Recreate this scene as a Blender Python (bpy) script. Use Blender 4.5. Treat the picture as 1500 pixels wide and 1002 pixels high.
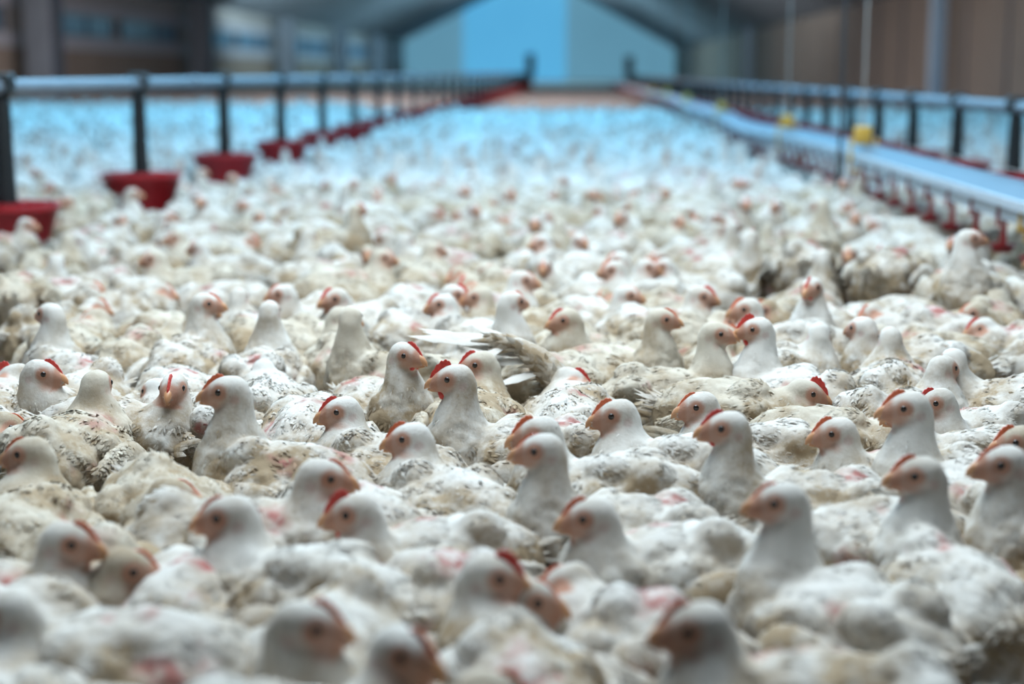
import bpy, bmesh, math, random
import numpy as np
from mathutils import Vector, Matrix, noise

# ------------------------------------------------------------------ camera, world, lights, exposure
sc = bpy.context.scene
C = sc.collection
for o in list(bpy.data.objects):
    bpy.data.objects.remove(o)
F = 2300.0                                    # focal length in pixels of the 1500-wide frame
K = F / 1700.0                                 # depth scale of the barn
CAM = Vector((0, 0, 0.65))
THETA = math.atan(394 / F)
PSI = math.atan(100 / F * math.cos(THETA))
cd = bpy.data.cameras.new('camera')
cd.sensor_width = 36.0
cd.lens = F / 1500 * 36.0
cd.clip_start = 0.02
cd.clip_end = 300
cam = bpy.data.objects.new('camera', cd)
C.objects.link(cam)
cam.location = CAM
cam.rotation_euler = (math.pi / 2 - THETA, 0, PSI)
sc.camera = cam
RC = cam.rotation_euler.to_matrix()
cd.dof.use_dof = True
cd.dof.focus_distance = 2.20
cd.dof.aperture_fstop = 2.4
cd.dof.aperture_blades = 0

sc.view_settings.view_transform = 'Standard'
sc.view_settings.look = 'None'
sc.view_settings.gamma = 1.0
sc.view_settings.use_curve_mapping = False
sc.view_settings.exposure = 0.0

w = bpy.data.worlds.new('world')
sc.world = w
w.use_nodes = True
w.node_tree.nodes['Background'].inputs[0].default_value = (0.35, 0.5, 0.65, 1)
w.node_tree.nodes['Background'].inputs[1].default_value = 0.3


def area(name, loc, sx, sy, power, col, rot=(0, 0, 0)):
    l = bpy.data.lights.new(name, 'AREA')
    l.shape = 'RECTANGLE'
    l.size, l.size_y = (sx, sy * K) if rot == (0, 0, 0) or rot[0] > 3 else (sx * K, sy)
    l.energy = power * K
    l.color = col
    o = bpy.data.objects.new(name, l)
    o.location = (loc[0], loc[1] * K, loc[2])
    o.rotation_euler = rot
    C.objects.link(o)
    return o


COOL = (0.79, 0.915, 1.0)
CYAN = (0.20, 0.63, 1.0)
area('ceiling_lamp_light', (-0.2, 1.9, 2.9), 2.2, 1.3, 136, COOL)
area('ceiling_lamp_light', (-0.2, 4.2, 2.9), 3.4, 1.2, 112, (0.62, 0.84, 1.0))
area('ceiling_lamp_light', (-4.5, 5.2, 3.1), 3.0, 2.0, 75, (0.42, 0.74, 1.0))
area('ceiling_lamp_light', (3.6, 5.2, 2.9), 3.0, 2.0, 62, (0.46, 0.76, 1.0))
area('ceiling_lamp_light', (-1.0, 7.8, 3.4), 6.0, 2.4, 235, (0.28, 0.67, 1.0))
area('ceiling_lamp_light', (-3.0, 12.5, 3.4), 13.0, 5.0, 760, CYAN)
area('ceiling_lamp_light', (-3.5, 18.0, 3.6), 14.0, 4.0, 420, CYAN)
area('ceiling_lamp_light', (-3.5, 27.5, 4.1), 10.0, 12.0, 900, (1.0, 0.93, 0.96))
area('ceiling_lamp_light', (-3.5, 72.0, 5.6), 14.0, 20.0, 1500, (0.35, 0.78, 1.0))
# fill lights added to brighten the walls, out of the frame
area('wall_fill_light', (-11.5, 20.0, 3.2), 3.5, 1.0, 190, (1.0, 0.93, 0.86), (math.radians(90), 0, math.radians(18)))
area('wall_fill_light', (-10.0, 52.0, 4.3), 16.0, 1.0, 560, (0.62, 0.88, 1.0), (math.radians(90), 0, math.radians(50)))
area('wall_fill_light', (3.6, 21.0, 3.3), 10.0, 1.0, 45, (1.0, 0.88, 0.76), (math.radians(90), 0, math.radians(-70)))
area('wall_fill_light', (3.4, 42.0, 4.0), 14.0, 1.0, 190, (0.85, 0.93, 1.0), (math.radians(90), 0, math.radians(-70)))
area('roof_fill_light', (-3.5, 74.0, 5.0), 7.0, 30.0, 2000, (0.60, 0.86, 1.0), (math.pi, 0, 0))  # unseen fill lights added to brighten the roof lining and gable
area('roof_fill_light', (-3.5, 68.0, 5.3), 6.0, 1.0, 900, (0.50, 0.82, 1.0), (math.radians(118), 0, 0))
area('roof_fill_light', (-3.5, 38.0, 4.6), 6.0, 24.0, 500, (0.80, 0.90, 1.0), (math.pi, 0, 0))


# ------------------------------------------------------------------ small helpers
def px_ray(x, y):
    return (RC @ Vector(((x - 750) / F, -(y - 501) / F, -1.0))).normalized()


def at_z(x, y, z):
    d = px_ray(x, y)
    t = (z - CAM.z) / d.z
    return CAM + d * t


def to_px(p):
    q = RC.transposed() @ (Vector(p) - CAM)
    return 750 + F * q.x / -q.z, 501 - F * q.y / -q.z


def smooth(x, a, b):
    t = np.clip((np.asarray(x, dtype=float) - a) / (b - a), 0, 1)
    return t * t * (3 - 2 * t)


def tag(o, label=None, cat=None, group=None, kind=None):
    if label: o['label'] = label
    if cat: o['category'] = cat
    if group: o['group'] = group
    if kind: o['kind'] = kind
    return o


def link(name, me, parent=None, mw=None):
    o = bpy.data.objects.new(name, me)
    C.objects.link(o)
    if parent is not None:
        o.parent = parent
    if mw is not None:
        o.matrix_local = mw
    return o


def empty(name, loc, rz=0.0):
    o = bpy.data.objects.new(name, None)
    o.empty_display_size = 0.05
    o.location = loc
    o.rotation_euler = (0, 0, rz)
    C.objects.link(o)
    return o


def mesh_np(name, V, faces, mats=(), smooth_shade=True, attrs=None):
    """V (n,3); faces list of tuples."""
    me = bpy.data.meshes.new(name)
    me.from_pydata([tuple(v) for v in V], [], faces)
    me.update()
    if smooth_shade:
        me.polygons.foreach_set('use_smooth', [True] * len(me.polygons))
    for k, a in (attrs or {}).items():
        at = me.color_attributes.new(k, 'FLOAT_COLOR', 'POINT')
        at.data.foreach_set('color', np.asarray(a, dtype=np.float32).ravel())
    for m in mats:
        me.materials.append(m)
    return me


class MB:
    """collects shapes into one bmesh"""
    def __init__(self):
        self.bm = bmesh.new()

    def box(self, c, s, rz=0.0, bevel=0.0):
        r = bmesh.ops.create_cube(self.bm, size=1)
        vs = r['verts']
        bmesh.ops.scale(self.bm, verts=vs, vec=Vector(s))
        if bevel:
            es = list({e for v in vs for e in v.link_edges})
            rr = bmesh.ops.bevel(self.bm, geom=es, offset=bevel, segments=2, affect='EDGES', profile=0.5)
            vs = list({v for f in rr['faces'] for v in f.verts} | {v for v in vs if v.is_valid})
        bmesh.ops.rotate(self.bm, verts=vs, cent=(0, 0, 0), matrix=Matrix.Rotation(rz, 3, 'Z'))
        bmesh.ops.translate(self.bm, verts=vs, vec=Vector(c))
        return self

    def tube(self, pts, r, seg=12, cap=True):
        pts = [Vector(p) for p in pts]
        rad = r if isinstance(r, (list, tuple)) else [r] * len(pts)
        rings = []
        n0 = None
        for i, p in enumerate(pts):
            t = (pts[min(i + 1, len(pts) - 1)] - pts[max(i - 1, 0)]).normalized()
            if n0 is None:
                n0 = t.orthogonal().normalized()
            n0 = (n0 - t * n0.dot(t)).normalized()
            b = t.cross(n0)
            rings.append([self.bm.verts.new(p + (n0 * math.cos(2 * math.pi * k / seg) + b * math.sin(2 * math.pi * k / seg)) * rad[i]) for k in range(seg)])
        for i in range(len(rings) - 1):
            for k in range(seg):
                self.bm.faces.new((rings[i][k], rings[i][(k + 1) % seg], rings[i + 1][(k + 1) % seg], rings[i + 1][k]))
        if cap:
            self.bm.faces.new(rings[0][::-1])
            self.bm.faces.new(rings[-1])
        return self

    def lathe(self, prof, c=(0, 0, 0), seg=28):
        c = Vector(c)
        rings = []
        for r, z in prof:
            if r < 1e-6:
                rings.append([self.bm.verts.new(c + Vector((0, 0, z)))])
            else:
                rings.append([self.bm.verts.new(c + Vector((r * math.cos(2 * math.pi * k / seg), r * math.sin(2 * math.pi * k / seg), z))) for k in range(seg)])
        for a, b in zip(rings, rings[1:]):
            for k in range(seg):
                k2 = (k + 1) % seg
                if len(a) == 1 and len(b) == 1: continue
                if len(a) == 1: self.bm.faces.new((a[0], b[k2], b[k]))
                elif len(b) == 1: self.bm.faces.new((a[k], a[k2], b[0]))
                else: self.bm.faces.new((a[k], a[k2], b[k2], b[k]))
        return self

    def sweep(self, section, path, closed=False):
        """section (dx,dz) list swept along path (x,y,z) running in +Y"""
        rings = [[self.bm.verts.new((p[0] + s[0], p[1], p[2] + s[1])) for s in section] for p in path]
        n = len(section)
        for a, b in zip(rings, rings[1:]):
            for k in range(n if closed else n - 1):
                self.bm.faces.new((a[k], a[(k + 1) % n], b[(k + 1) % n], b[k]))
        if closed:
            self.bm.faces.new(rings[0])
            self.bm.faces.new(rings[-1][::-1])
        return self

    def poly(self, pts):
        self.bm.faces.new([self.bm.verts.new(p) for p in pts])
        return self

    def mesh(self, name, mat, smooth_shade=True):
        bmesh.ops.recalc_face_normals(self.bm, faces=self.bm.faces)
        me = bpy.data.meshes.new(name)
        self.bm.to_mesh(me)
        self.bm.free()
        if smooth_shade:
            me.polygons.foreach_set('use_smooth', [True] * len(me.polygons))
            me.set_sharp_from_angle(angle=math.radians(40))
        me.materials.append(mat)
        return me

    def build(self, name, mat, parent=None, smooth_shade=True):
        return link(name, self.mesh(name, mat, smooth_shade), parent)


# ------------------------------------------------------------------ materials
def new_mat(name):
    m = bpy.data.materials.new(name)
    m.use_nodes = True
    nt = m.node_tree
    return m, nt, nt.nodes['Principled BSDF']


def simple(name, col, rough=0.5, metal=0.0, noise_amt=0.12, scale=8.0, bump=0.0, emit=None, estr=0.0):
    m, nt, p = new_mat(name)
    tc = nt.nodes.new('ShaderNodeTexCoord')
    nz = nt.nodes.new('ShaderNodeTexNoise')
    nz.inputs['Scale'].default_value = scale
    nz.inputs['Detail'].default_value = 5
    nt.links.new(tc.outputs['Object'], nz.inputs['Vector'])
    mx = nt.nodes.new('ShaderNodeMix')
    mx.data_type = 'RGBA'
    k = 1 - noise_amt * 2
    mx.inputs[6].default_value = (*[c * k for c in col], 1)
    mx.inputs[7].default_value = (*[min(1, c * (1 + noise_amt)) for c in col], 1)
    nt.links.new(nz.outputs['Fac'], mx.inputs[0])
    nt.links.new(mx.outputs[2], p.inputs['Base Color'])
    p.inputs['Roughness'].default_value = rough
    p.inputs['Metallic'].default_value = metal
    if bump:
        bp = nt.nodes.new('ShaderNodeBump')
        bp.inputs['Strength'].default_value = bump
        bp.inputs['Distance'].default_value = 0.01
        nt.links.new(nz.outputs['Fac'], bp.inputs['Height'])
        nt.links.new(bp.outputs['Normal'], p.inputs['Normal'])
    if emit:
        p.inputs['Emission Color'].default_value = (*emit, 1)
        p.inputs['Emission Strength'].default_value = estr
    return m


def feather_material(name, dirtiness, pinkness, white=(0.74, 0.72, 0.68)):
    """white plumage; mask colours: R bare face skin, G bare pink skin, B dirt"""
    m, nt, p = new_mat(name)
    L = nt.links.new
    at = nt.nodes.new('ShaderNodeAttribute')
    at.attribute_name = 'mask'
    sep = nt.nodes.new('ShaderNodeSeparateColor')
    L(at.outputs['Color'], sep.inputs[0])
    oi = nt.nodes.new('ShaderNodeObjectInfo')
    tc = nt.nodes.new('ShaderNodeTexCoord')
    n1 = nt.nodes.new('ShaderNodeTexNoise')
    n1.inputs['Scale'].default_value = 28
    n1.inputs['Detail'].default_value = 6
    n1.inputs['Roughness'].default_value = 0.7
    add = nt.nodes.new('ShaderNodeVectorMath')
    mul = nt.nodes.new('ShaderNodeMath'); mul.operation = 'MULTIPLY'; mul.inputs[1].default_value = 37.0
    L(oi.outputs['Random'], mul.inputs[0])
    L(tc.outputs['Object'], add.inputs[0]); L(mul.outputs[0], add.inputs[1])
    L(add.outputs[0], n1.inputs['Vector'])

    def mixc(fac, a, b):
        mx = nt.nodes.new('ShaderNodeMix'); mx.data_type = 'RGBA'
        L(fac, mx.inputs[0])
        if isinstance(a, tuple): mx.inputs[6].default_value = (*a, 1)
        else: L(a, mx.inputs[6])
        if isinstance(b, tuple): mx.inputs[7].default_value = (*b, 1)
        else: L(b, mx.inputs[7])
        return mx.outputs[2]

    def math2(op, a, b, clamp=False):
        n = nt.nodes.new('ShaderNodeMath'); n.operation = op; n.use_clamp = clamp
        for i, v in enumerate((a, b)):
            if isinstance(v, (int, float)): n.inputs[i].default_value = v
            else: L(v, n.inputs[i])
        return n.outputs[0]

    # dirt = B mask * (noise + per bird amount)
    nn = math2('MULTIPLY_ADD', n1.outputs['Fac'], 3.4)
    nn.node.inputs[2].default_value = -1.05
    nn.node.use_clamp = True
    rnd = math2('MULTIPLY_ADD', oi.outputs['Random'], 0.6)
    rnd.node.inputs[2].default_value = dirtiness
    dirt_shade = math2('MULTIPLY', math2('MULTIPLY', sep.outputs['Blue'], nn), rnd, True)
    col = mixc(dirt_shade, white, (0.40, 0.305, 0.20))
    pink = math2('MULTIPLY', math2('MULTIPLY', sep.outputs['Green'], pinkness), math2('ADD', n1.outputs['Fac'], 0.45), True)
    col = mixc(pink, col, (0.46, 0.19, 0.17))
    facec = mixc(n1.outputs['Fac'], (0.43, 0.20, 0.135), (0.58, 0.345, 0.255))
    col = mixc(sep.outputs['Red'], col, facec)
    tone = nt.nodes.new('ShaderNodeVectorMath'); tone.operation = 'SCALE'
    L(col, tone.inputs[0]); L(at.outputs['Alpha'], tone.inputs['Scale'])
    col = tone.outputs[0]
    L(col, p.inputs['Base Color'])
    tr = nt.nodes.new('ShaderNodeBsdfTranslucent')
    L(col, tr.inputs['Color'])
    ms = nt.nodes.new('ShaderNodeMixShader')
    ms.inputs[0].default_value = 0.16
    L(p.outputs[0], ms.inputs[1]); L(tr.outputs[0], ms.inputs[2])
    L(ms.outputs[0], nt.nodes['Material Output'].inputs['Surface'])
    p.inputs['Roughness'].default_value = 0.85
    p.inputs['Specular IOR Level'].default_value = 0.15
    n2 = nt.nodes.new('ShaderNodeTexNoise')
    n2.inputs['Scale'].default_value = 230
    n2.inputs['Detail'].default_value = 3
    L(tc.outputs['Object'], n2.inputs['Vector'])
    bp = nt.nodes.new('ShaderNodeBump')
    bp.inputs['Strength'].default_value = 0.35
    bp.inputs['Distance'].default_value = 0.002
    L(n2.outputs['Fac'], bp.inputs['Height'])
    L(bp.outputs['Normal'], p.inputs['Normal'])
    return m


M = {}
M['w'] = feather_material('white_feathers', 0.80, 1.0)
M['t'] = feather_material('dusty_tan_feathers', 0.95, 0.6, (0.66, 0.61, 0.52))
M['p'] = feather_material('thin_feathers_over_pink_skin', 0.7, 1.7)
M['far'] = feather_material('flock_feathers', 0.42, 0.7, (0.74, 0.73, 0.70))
M['comb'] = simple('red_comb', (0.66, 0.055, 0.04), 0.45, noise_amt=0.2, scale=200, bump=0.3)
M['comb_orange'] = simple('orange_comb', (0.72, 0.15, 0.06), 0.5, noise_amt=0.2, scale=200, bump=0.3)
M['beak'] = simple('horn_beak', (0.60, 0.30, 0.15), 0.4, noise_amt=0.2, scale=90)
M['eye'] = simple('dark_eye', (0.018, 0.012, 0.010), 0.12, noise_amt=0.0)
M['leg'] = simple('yellow_shank', (0.62, 0.36, 0.10), 0.55, noise_amt=0.2, scale=90, bump=0.4)
M['red'] = simple('red_plastic', (0.40, 0.016, 0.022), 0.4, noise_amt=0.15)
M['darkred'] = simple('wet_red_plastic', (0.30, 0.02, 0.022), 0.35, noise_amt=0.2, scale=30)
M['black'] = simple('black_plastic', (0.010, 0.012, 0.014), 0.45, noise_amt=0.1)
M['galv'] = simple('galvanised_steel', (0.20, 0.23, 0.27), 0.45, 0.3, noise_amt=0.15, scale=14)
M['aluside'] = simple('pale_rail_side', (0.48, 0.54, 0.60), 0.4, 0.1, noise_amt=0.05)
M['alu'] = simple('aluminium_profile', (0.105, 0.15, 0.20), 0.45, 0.15, noise_amt=0.08, scale=10)
M['pvc'] = simple('white_water_pipe', (0.60, 0.65, 0.70), 0.35, noise_amt=0.05)
M['yellow'] = simple('yellow_plastic', (0.72, 0.42, 0.07), 0.45, noise_amt=0.1)
M['cord'] = simple('grey_cord', (0.35, 0.34, 0.33), 0.8, noise_amt=0.1)
M['darkcord'] = simple('dark_cord', (0.045, 0.045, 0.05), 0.8, noise_amt=0.1)
M['wallboard'] = simple('brown_wall_boards', (0.30, 0.235, 0.185), 0.8, noise_amt=0.12, scale=0.8)
M['wallgrey'] = simple('grey_wall_paint', (0.40, 0.37, 0.35), 0.8, noise_amt=0.1, scale=1.0)
M['band'] = simple('pale_sill_paint', (0.46, 0.46, 0.50), 0.7, noise_amt=0.08, scale=1.0)
M['column'] = simple('concrete_column', (0.30, 0.33, 0.38), 0.8, noise_amt=0.1, scale=2.0)
M['columnshade'] = simple('shaded_column_face', (0.07, 0.085, 0.11), 0.7, noise_amt=0.1, scale=2.0)  # darker copy of the column colour: shade painted on the aisle-facing sides
M['paleblue'] = simple('pale_steel_column', (0.50, 0.66, 0.82), 0.6, noise_amt=0.06, scale=2.0)
M['roof'] = simple('dark_roof_lining', (0.34, 0.37, 0.41), 0.8, noise_amt=0.2, scale=0.5)
M['window'] = simple('blue_curtain_glazing', (0.10, 0.22, 0.33), 0.3, noise_amt=0.25, scale=1.2)
M['windowdark'] = simple('dark_window_frame', (0.05, 0.06, 0.09), 0.5)
M['gable'] = simple('gable_panels_added_glow', (0.55, 0.66, 0.70), 0.8, noise_amt=0.1, scale=0.25, emit=(0.088, 0.25, 0.355), estr=0.8)  # glow added to brighten the far wall, not a light source
M['lit'] = simple('daylit_curtain_door', (0.35, 0.62, 0.8), 0.7, noise_amt=0.1, scale=0.3, emit=(0.09, 0.44, 0.76), estr=0.75)
M['motor'] = simple('dark_motor_housing', (0.05, 0.07, 0.09), 0.5)


def litter_material():
    m, nt, p = new_mat('litter_floor')
    L = nt.links.new
    tc = nt.nodes.new('ShaderNodeTexCoord')
    n1 = nt.nodes.new('ShaderNodeTexNoise'); n1.inputs['Scale'].default_value = 2.2; n1.inputs['Detail'].default_value = 8
    n2 = nt.nodes.new('ShaderNodeTexVoronoi'); n2.inputs['Scale'].default_value = 110
    L(tc.outputs['Object'], n1.inputs['Vector']); L(tc.outputs['Object'], n2.inputs['Vector'])
    r = nt.nodes.new('ShaderNodeValToRGB')
    r.color_ramp.elements[0].position = 0.3; r.color_ramp.elements[0].color = (0.29, 0.25, 0.215, 1)
    r.color_ramp.elements[1].position = 0.75; r.color_ramp.elements[1].color = (0.50, 0.44, 0.41, 1)
    L(n1.outputs['Fac'], r.inputs['Fac'])
    mx = nt.nodes.new('ShaderNodeMix'); mx.data_type = 'RGBA'; mx.blend_type = 'MULTIPLY'; mx.inputs[0].default_value = 0.5
    L(r.outputs['Color'], mx.inputs[6]); L(n2.outputs['Color'], mx.inputs[7])
    L(mx.outputs[2], p.inputs['Base Color'])
    p.inputs['Roughness'].default_value = 0.95
    bp = nt.nodes.new('ShaderNodeBump'); bp.inputs['Strength'].default_value = 0.8; bp.inputs['Distance'].default_value = 0.01
    L(n2.outputs['Distance'], bp.inputs['Height']); L(bp.outputs['Normal'], p.inputs['Normal'])
    return m


M['litter'] = litter_material()

# ------------------------------------------------------------------ the setting: barn shell
XL, XR, Y0, Y1 = -15.0, 8.0, -4.0, 100.0 * K
RIDGE = (-3.5, 9.0)
EL, ER = 3.3, 2.6


def struct(name, mb, mat, parent=None, smooth_shade=False):
    o = mb.build(name, mat, parent, smooth_shade)
    if parent is None:
        o['kind'] = 'structure'
    return o


struct('floor', MB().box(((XL + XR) / 2, (Y0 + Y1) / 2, -0.05), (XR - XL + 0.4, Y1 - Y0 + 0.4, 0.1)), M['litter'])
wl = struct('wall_left', MB().box((XL - 0.1, (Y0 + Y1) / 2, EL / 2), (0.2, Y1 - Y0, EL)), M['wallgrey'])
wr = struct('wall_right', MB().box((XR + 0.1, (Y0 + Y1) / 2, ER / 2), (0.2, Y1 - Y0, ER)), M['wallboard'])
struct('trim_1', MB().box((XL + 0.02, (Y0 + Y1) / 2, 0.665), (0.04, Y1 - Y0, 1.33)), M['wallboard'])
struct('trim_2', MB().box((XL + 0.035, (Y0 + Y1) / 2, 1.525), (0.07, Y1 - Y0, 0.39)), M['band'])
struct('trim_3', MB().box((XL + 0.035, (Y0 + Y1) / 2, 2.55), (0.07, Y1 - Y0, 0.34)), M['band'])
seams = MB()
for k in range(40):
    seams.box((XR - 0.012, (3.0 + k * 2.42) * K, ER / 2), (0.024, 0.10, ER))
struct('trim_4', seams, M['windowdark'])
back = MB()
back.poly([(XL, Y0, 0), (XR, Y0, 0), (XR, Y0, ER), (RIDGE[0], Y0, RIDGE[1]), (XL, Y0, EL)])
struct('wall_back', back, M['wallgrey'])
fr = MB()
fr.poly([(XL, Y1, 0), (XR, Y1, 0), (XR, Y1, ER), (RIDGE[0], Y1, RIDGE[1]), (XL, Y1, EL)])
struct('wall_far', fr, M['gable'])
roof = MB()
roof.poly([(XL - 0.2, Y0, EL), (RIDGE[0], Y0, RIDGE[1]), (RIDGE[0], Y1, RIDGE[1]), (XL - 0.2, Y1, EL)])
roof.poly([(XR + 0.2, Y0, ER), (RIDGE[0], Y0, RIDGE[1]), (RIDGE[0], Y1, RIDGE[1]), (XR + 0.2, Y1, ER)])
struct('ceiling', roof, M['roof'])
struct('door_1', MB().box((-5.6, Y1 - 0.08, 3.6), (8.6, 0.1, 7.2)), M['lit'])

# columns and the windows between them
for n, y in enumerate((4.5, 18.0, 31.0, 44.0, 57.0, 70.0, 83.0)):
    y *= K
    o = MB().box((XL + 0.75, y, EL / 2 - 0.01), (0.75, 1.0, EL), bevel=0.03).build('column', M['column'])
    o.data.materials.append(M['columnshade'])
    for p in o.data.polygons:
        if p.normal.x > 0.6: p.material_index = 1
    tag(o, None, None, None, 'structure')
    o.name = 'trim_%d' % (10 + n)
wn = 0
for y in (5.6 * K, 19.1 * K, 32.1 * K, 45.1 * K, 58.1 * K, 71.1 * K):
    for (a, b) in ((0.0, 5.2), (5.9, 11.0)):
        a, b = a * K, b * K
        wn += 1
        wo = struct('window_%d' % wn, MB().box((XL + 0.05, y + (a + b) / 2, 2.05), (0.06, b - a, 0.62)), M['window'])
        fm = MB()
        for q in (a, a + (b - a) * 0.62, b):
            fm.box((XL + 0.06, y + q, 2.05), (0.1, 0.16, 0.64))
        fm.build('window_frame', M['windowdark'], wo, False)
for n, y in enumerate((12.5, 25.6, 54.0)):
    y *= K
    o = MB().box((XR - 0.35, y, ER / 2 + 0.05), (0.30, 0.30, ER + 0.1), bevel=0.02).build('trim_%d' % (30 + n), M['paleblue'])
    o['kind'] = 'structure'


# ------------------------------------------------------------------ feed lines
def pan_meshes(dia, tube_top, rim_z, bottom_z):
    r = dia / 2
    h = rim_z - bottom_z
    pan = MB().lathe([(0, 0.012), (r * 0.60, 0.012), (r * 0.97, h - 0.004), (r * 0.985, h + 0.004), (r * 1.03, h + 0.004), (r * 1.035, h - 0.012), (r * 1.0, h - 0.016), (r * 0.63, 0.0), (0, 0)], (0, 0, bottom_z), 40).mesh('pan', M['red'])
    cone = MB().lathe([(0.036, rim_z + 0.005), (0.045, rim_z - 0.05), (0.10, bottom_z + 0.035), (0.0, bottom_z + 0.02)], (0, 0, 0), 28).mesh('feed_cone', M['red'])
    spokes = MB()
    for k in range(8):
        a = k * math.pi / 4
        spokes.tube([(0.036 * math.cos(a), 0.036 * math.sin(a), rim_z + 0.004), (r * 0.6 * math.cos(a), r * 0.6 * math.sin(a), rim_z + 0.008), (r * 0.98 * math.cos(a), r * 0.98 * math.sin(a), rim_z - 0.004)], 0.003, 6)
    spokes = spokes.mesh('grill', M['red'])
    tb = MB().lathe([(0.022, tube_top), (0.026, tube_top - 0.02), (0.029, tube_top - 0.06), (0.030, (tube_top + rim_z) / 2), (0.034, rim_z + 0.02), (0.038, rim_z - 0.03), (0.0, rim_z - 0.03)], (0, 0, 0), 24)
    tb = tb.mesh('drop_tube', M['black'])
    sad = MB().box((0, 0, tube_top + 0.028), (0.082, 0.075, 0.072), bevel=0.012).mesh('pipe_clamp', M['black'])
    return [('pan', pan), ('feed_cone', cone), ('grill', spokes), ('drop_tube', tb), ('pipe_clamp', sad)]


def feeder_at(meshes, x, y, label, group):
    r = empty('pan_feeder', (x, y, 0))
    tag(r, label, 'feeder', group)
    for n, me in meshes:
        link(n, me, r)
    return r


def feed_line(X, zp, y_list, meshes, labels, far_label, group, pipe_label, yend):
    pp = empty('feed_pipe', (X, 0, 0))
    tag(pp, pipe_label, 'pipe')
    MB().tube([(0, -1.0, zp), (0, yend, zp)], 0.027, 20).build('pipe', M['galv'], pp)
    y = 1.4
    while y < yend:
        MB().tube([(0, y, zp), (0, y + 0.11, zp)], 0.034, 20).build('pipe_coupling', M['galv'], pp)
        y += 3.05
    for i, y in enumerate(y_list):
        lb = labels[i] if i < len(labels) else far_label
        feeder_at(meshes, X, y, lb, group if i >= len(labels) else group)
    return pp


LX = -1.85
left_mesh = pan_meshes(0.325, 0.585, 0.23, 0.035)
left_y = [(3.70 + 1.17 * i) * K for i in range(34)]
feed_line(LX, 0.605, left_y, left_mesh,
          ['red feeder pan on black tube cut by the left edge',
           'widest fully visible red feeder pan, second along the left pipe',
           'red feeder pan third along the left pipe',
           'red feeder pan fourth along the left pipe',
           'small red feeder pan fifth along the left pipe',
           'small red feeder pan sixth along the left pipe'],
          'small blurred red feeder pan toward the far end of the left pipe', 'red pan feeders under the left feed pipe',
          'long grey feed pipe carrying red pans on the left', 43.5 * K)
RX = 1.80
right_mesh = pan_meshes(0.325, 0.49, 0.235, 0.05)
right_y = [(4.90 + 0.745 * i) * K for i in range(0, 51)]
feed_line(RX, 0.51, right_y, right_mesh,
          ['black-tubed red feeder nearest the right edge behind the drinker rail',
           'second black-tubed feeder from the right edge behind the drinker rail',
           'third black-tubed feeder from the right edge behind the drinker rail',
           'fourth black-tubed feeder from the right edge behind the drinker rail'],
          'small blurred black-tubed feeder toward the far end of the right pipe', 'red pan feeders under the right feed pipe',
          'long grey feed pipe on black tubes on the right', 43.0 * K)
for X, zp, lab in ((LX, 0.605, 'dark drive motor at the far end of the left feed pipe'), (RX, 0.51, 'dark drive motor at the far end of the right feed pipe')):
    r = empty('drive_motor', (X, 43.6 * K, 0))
    tag(r, lab, 'motor')
    MB().box((0, 0, zp), (0.3, 0.35, 0.3), bevel=0.03).build('gearbox', M['motor'], r)
    MB().tube([(0, 0, zp + 0.1), (0, 0, zp + 0.75)], 0.17, 16).build('motor_body', M['motor'], r)
    MB().box((0, 0, (zp - 0.15) / 2), (0.12, 0.12, zp - 0.15)).build('stand', M['motor'], r)

# ------------------------------------------------------------------ nipple drinker line
DX = 1.15


def rail_z(y):
    y = y / K
    return rail_profile(y)


def rail_profile(y):           # underside of the aluminium profile: hung at 4.8 m, sags around 8 m
    return 0.335 - 0.045 * math.exp(-((y - 8.2) / 1.6) ** 2) + 0.012 * math.sin(y * 0.9) * (1 if y > 11 else 0)


dr = empty('drinker_line', (DX, 0, 0))
tag(dr, 'pale nipple drinker rail with red drip cups on the right', 'drinker line')
path = [(0, K * (1.6 + 0.3 * i), rail_z(K * (1.6 + 0.3 * i))) for i in range(138)]
prof = [(-0.036, -0.004), (0.010, 0.022), (0.046, 0.030), (0.050, 0.024), (0.046, -0.03), (0.042, -0.03), (0.044, 0.022), (0.010, 0.016), (-0.034, -0.010)]
MB().sweep(prof, path, True).build('rail', M['alu'], dr)
MB().sweep([(-0.040, -0.032), (-0.030, -0.032), (-0.030, -0.008), (-0.036, -0.0035), (-0.040, -0.006)], path, True).build('rail_lip', M['aluside'], dr)
MB().sweep([(-0.014, -0.072), (0.014, -0.072), (0.014, -0.044), (-0.014, -0.044)], path, True).build('water_pipe', M['pvc'], dr)
MB().sweep([(-0.004, -0.044), (0.004, -0.044), (0.004, -0.03), (-0.004, -0.03)], path, True).build('seam', M['black'], dr)
wire = [(0.03, p[1], 0.395 + 0.004 * math.sin(p[1])) for p in path]
MB().tube(wire, 0.0016, 5).build('anti_roost_wire', M['cord'], dr)


def cup(mb, y):
    z = rail_z(y)
    zb = z - 0.165
    mb.box((0, y, z - 0.058), (0.036, 0.014, 0.036))
    mb.tube([(-0.017, y, z - 0.05), (-0.017, y, z - 0.095)], 0.005, 6)
    for s in (-1, 1):
        mb.tube([(0, y + s * 0.008, z - 0.072), (0, y + s * 0.016, z - 0.11), (0, y + s * 0.019, zb + 0.006)], [0.006, 0.005, 0.006], 6)
    mb.lathe([(0, 0.008), (0.022, 0.008), (0.034, 0.022), (0.037, 0.022), (0.025, 0.0), (0, 0)], (0, y, zb), 16)
    mb.lathe([(0.0, 0.075), (0.006, 0.075), (0.006, 0.05), (0.003, 0.045), (0, 0.045)], (0, y, zb), 8)


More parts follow.
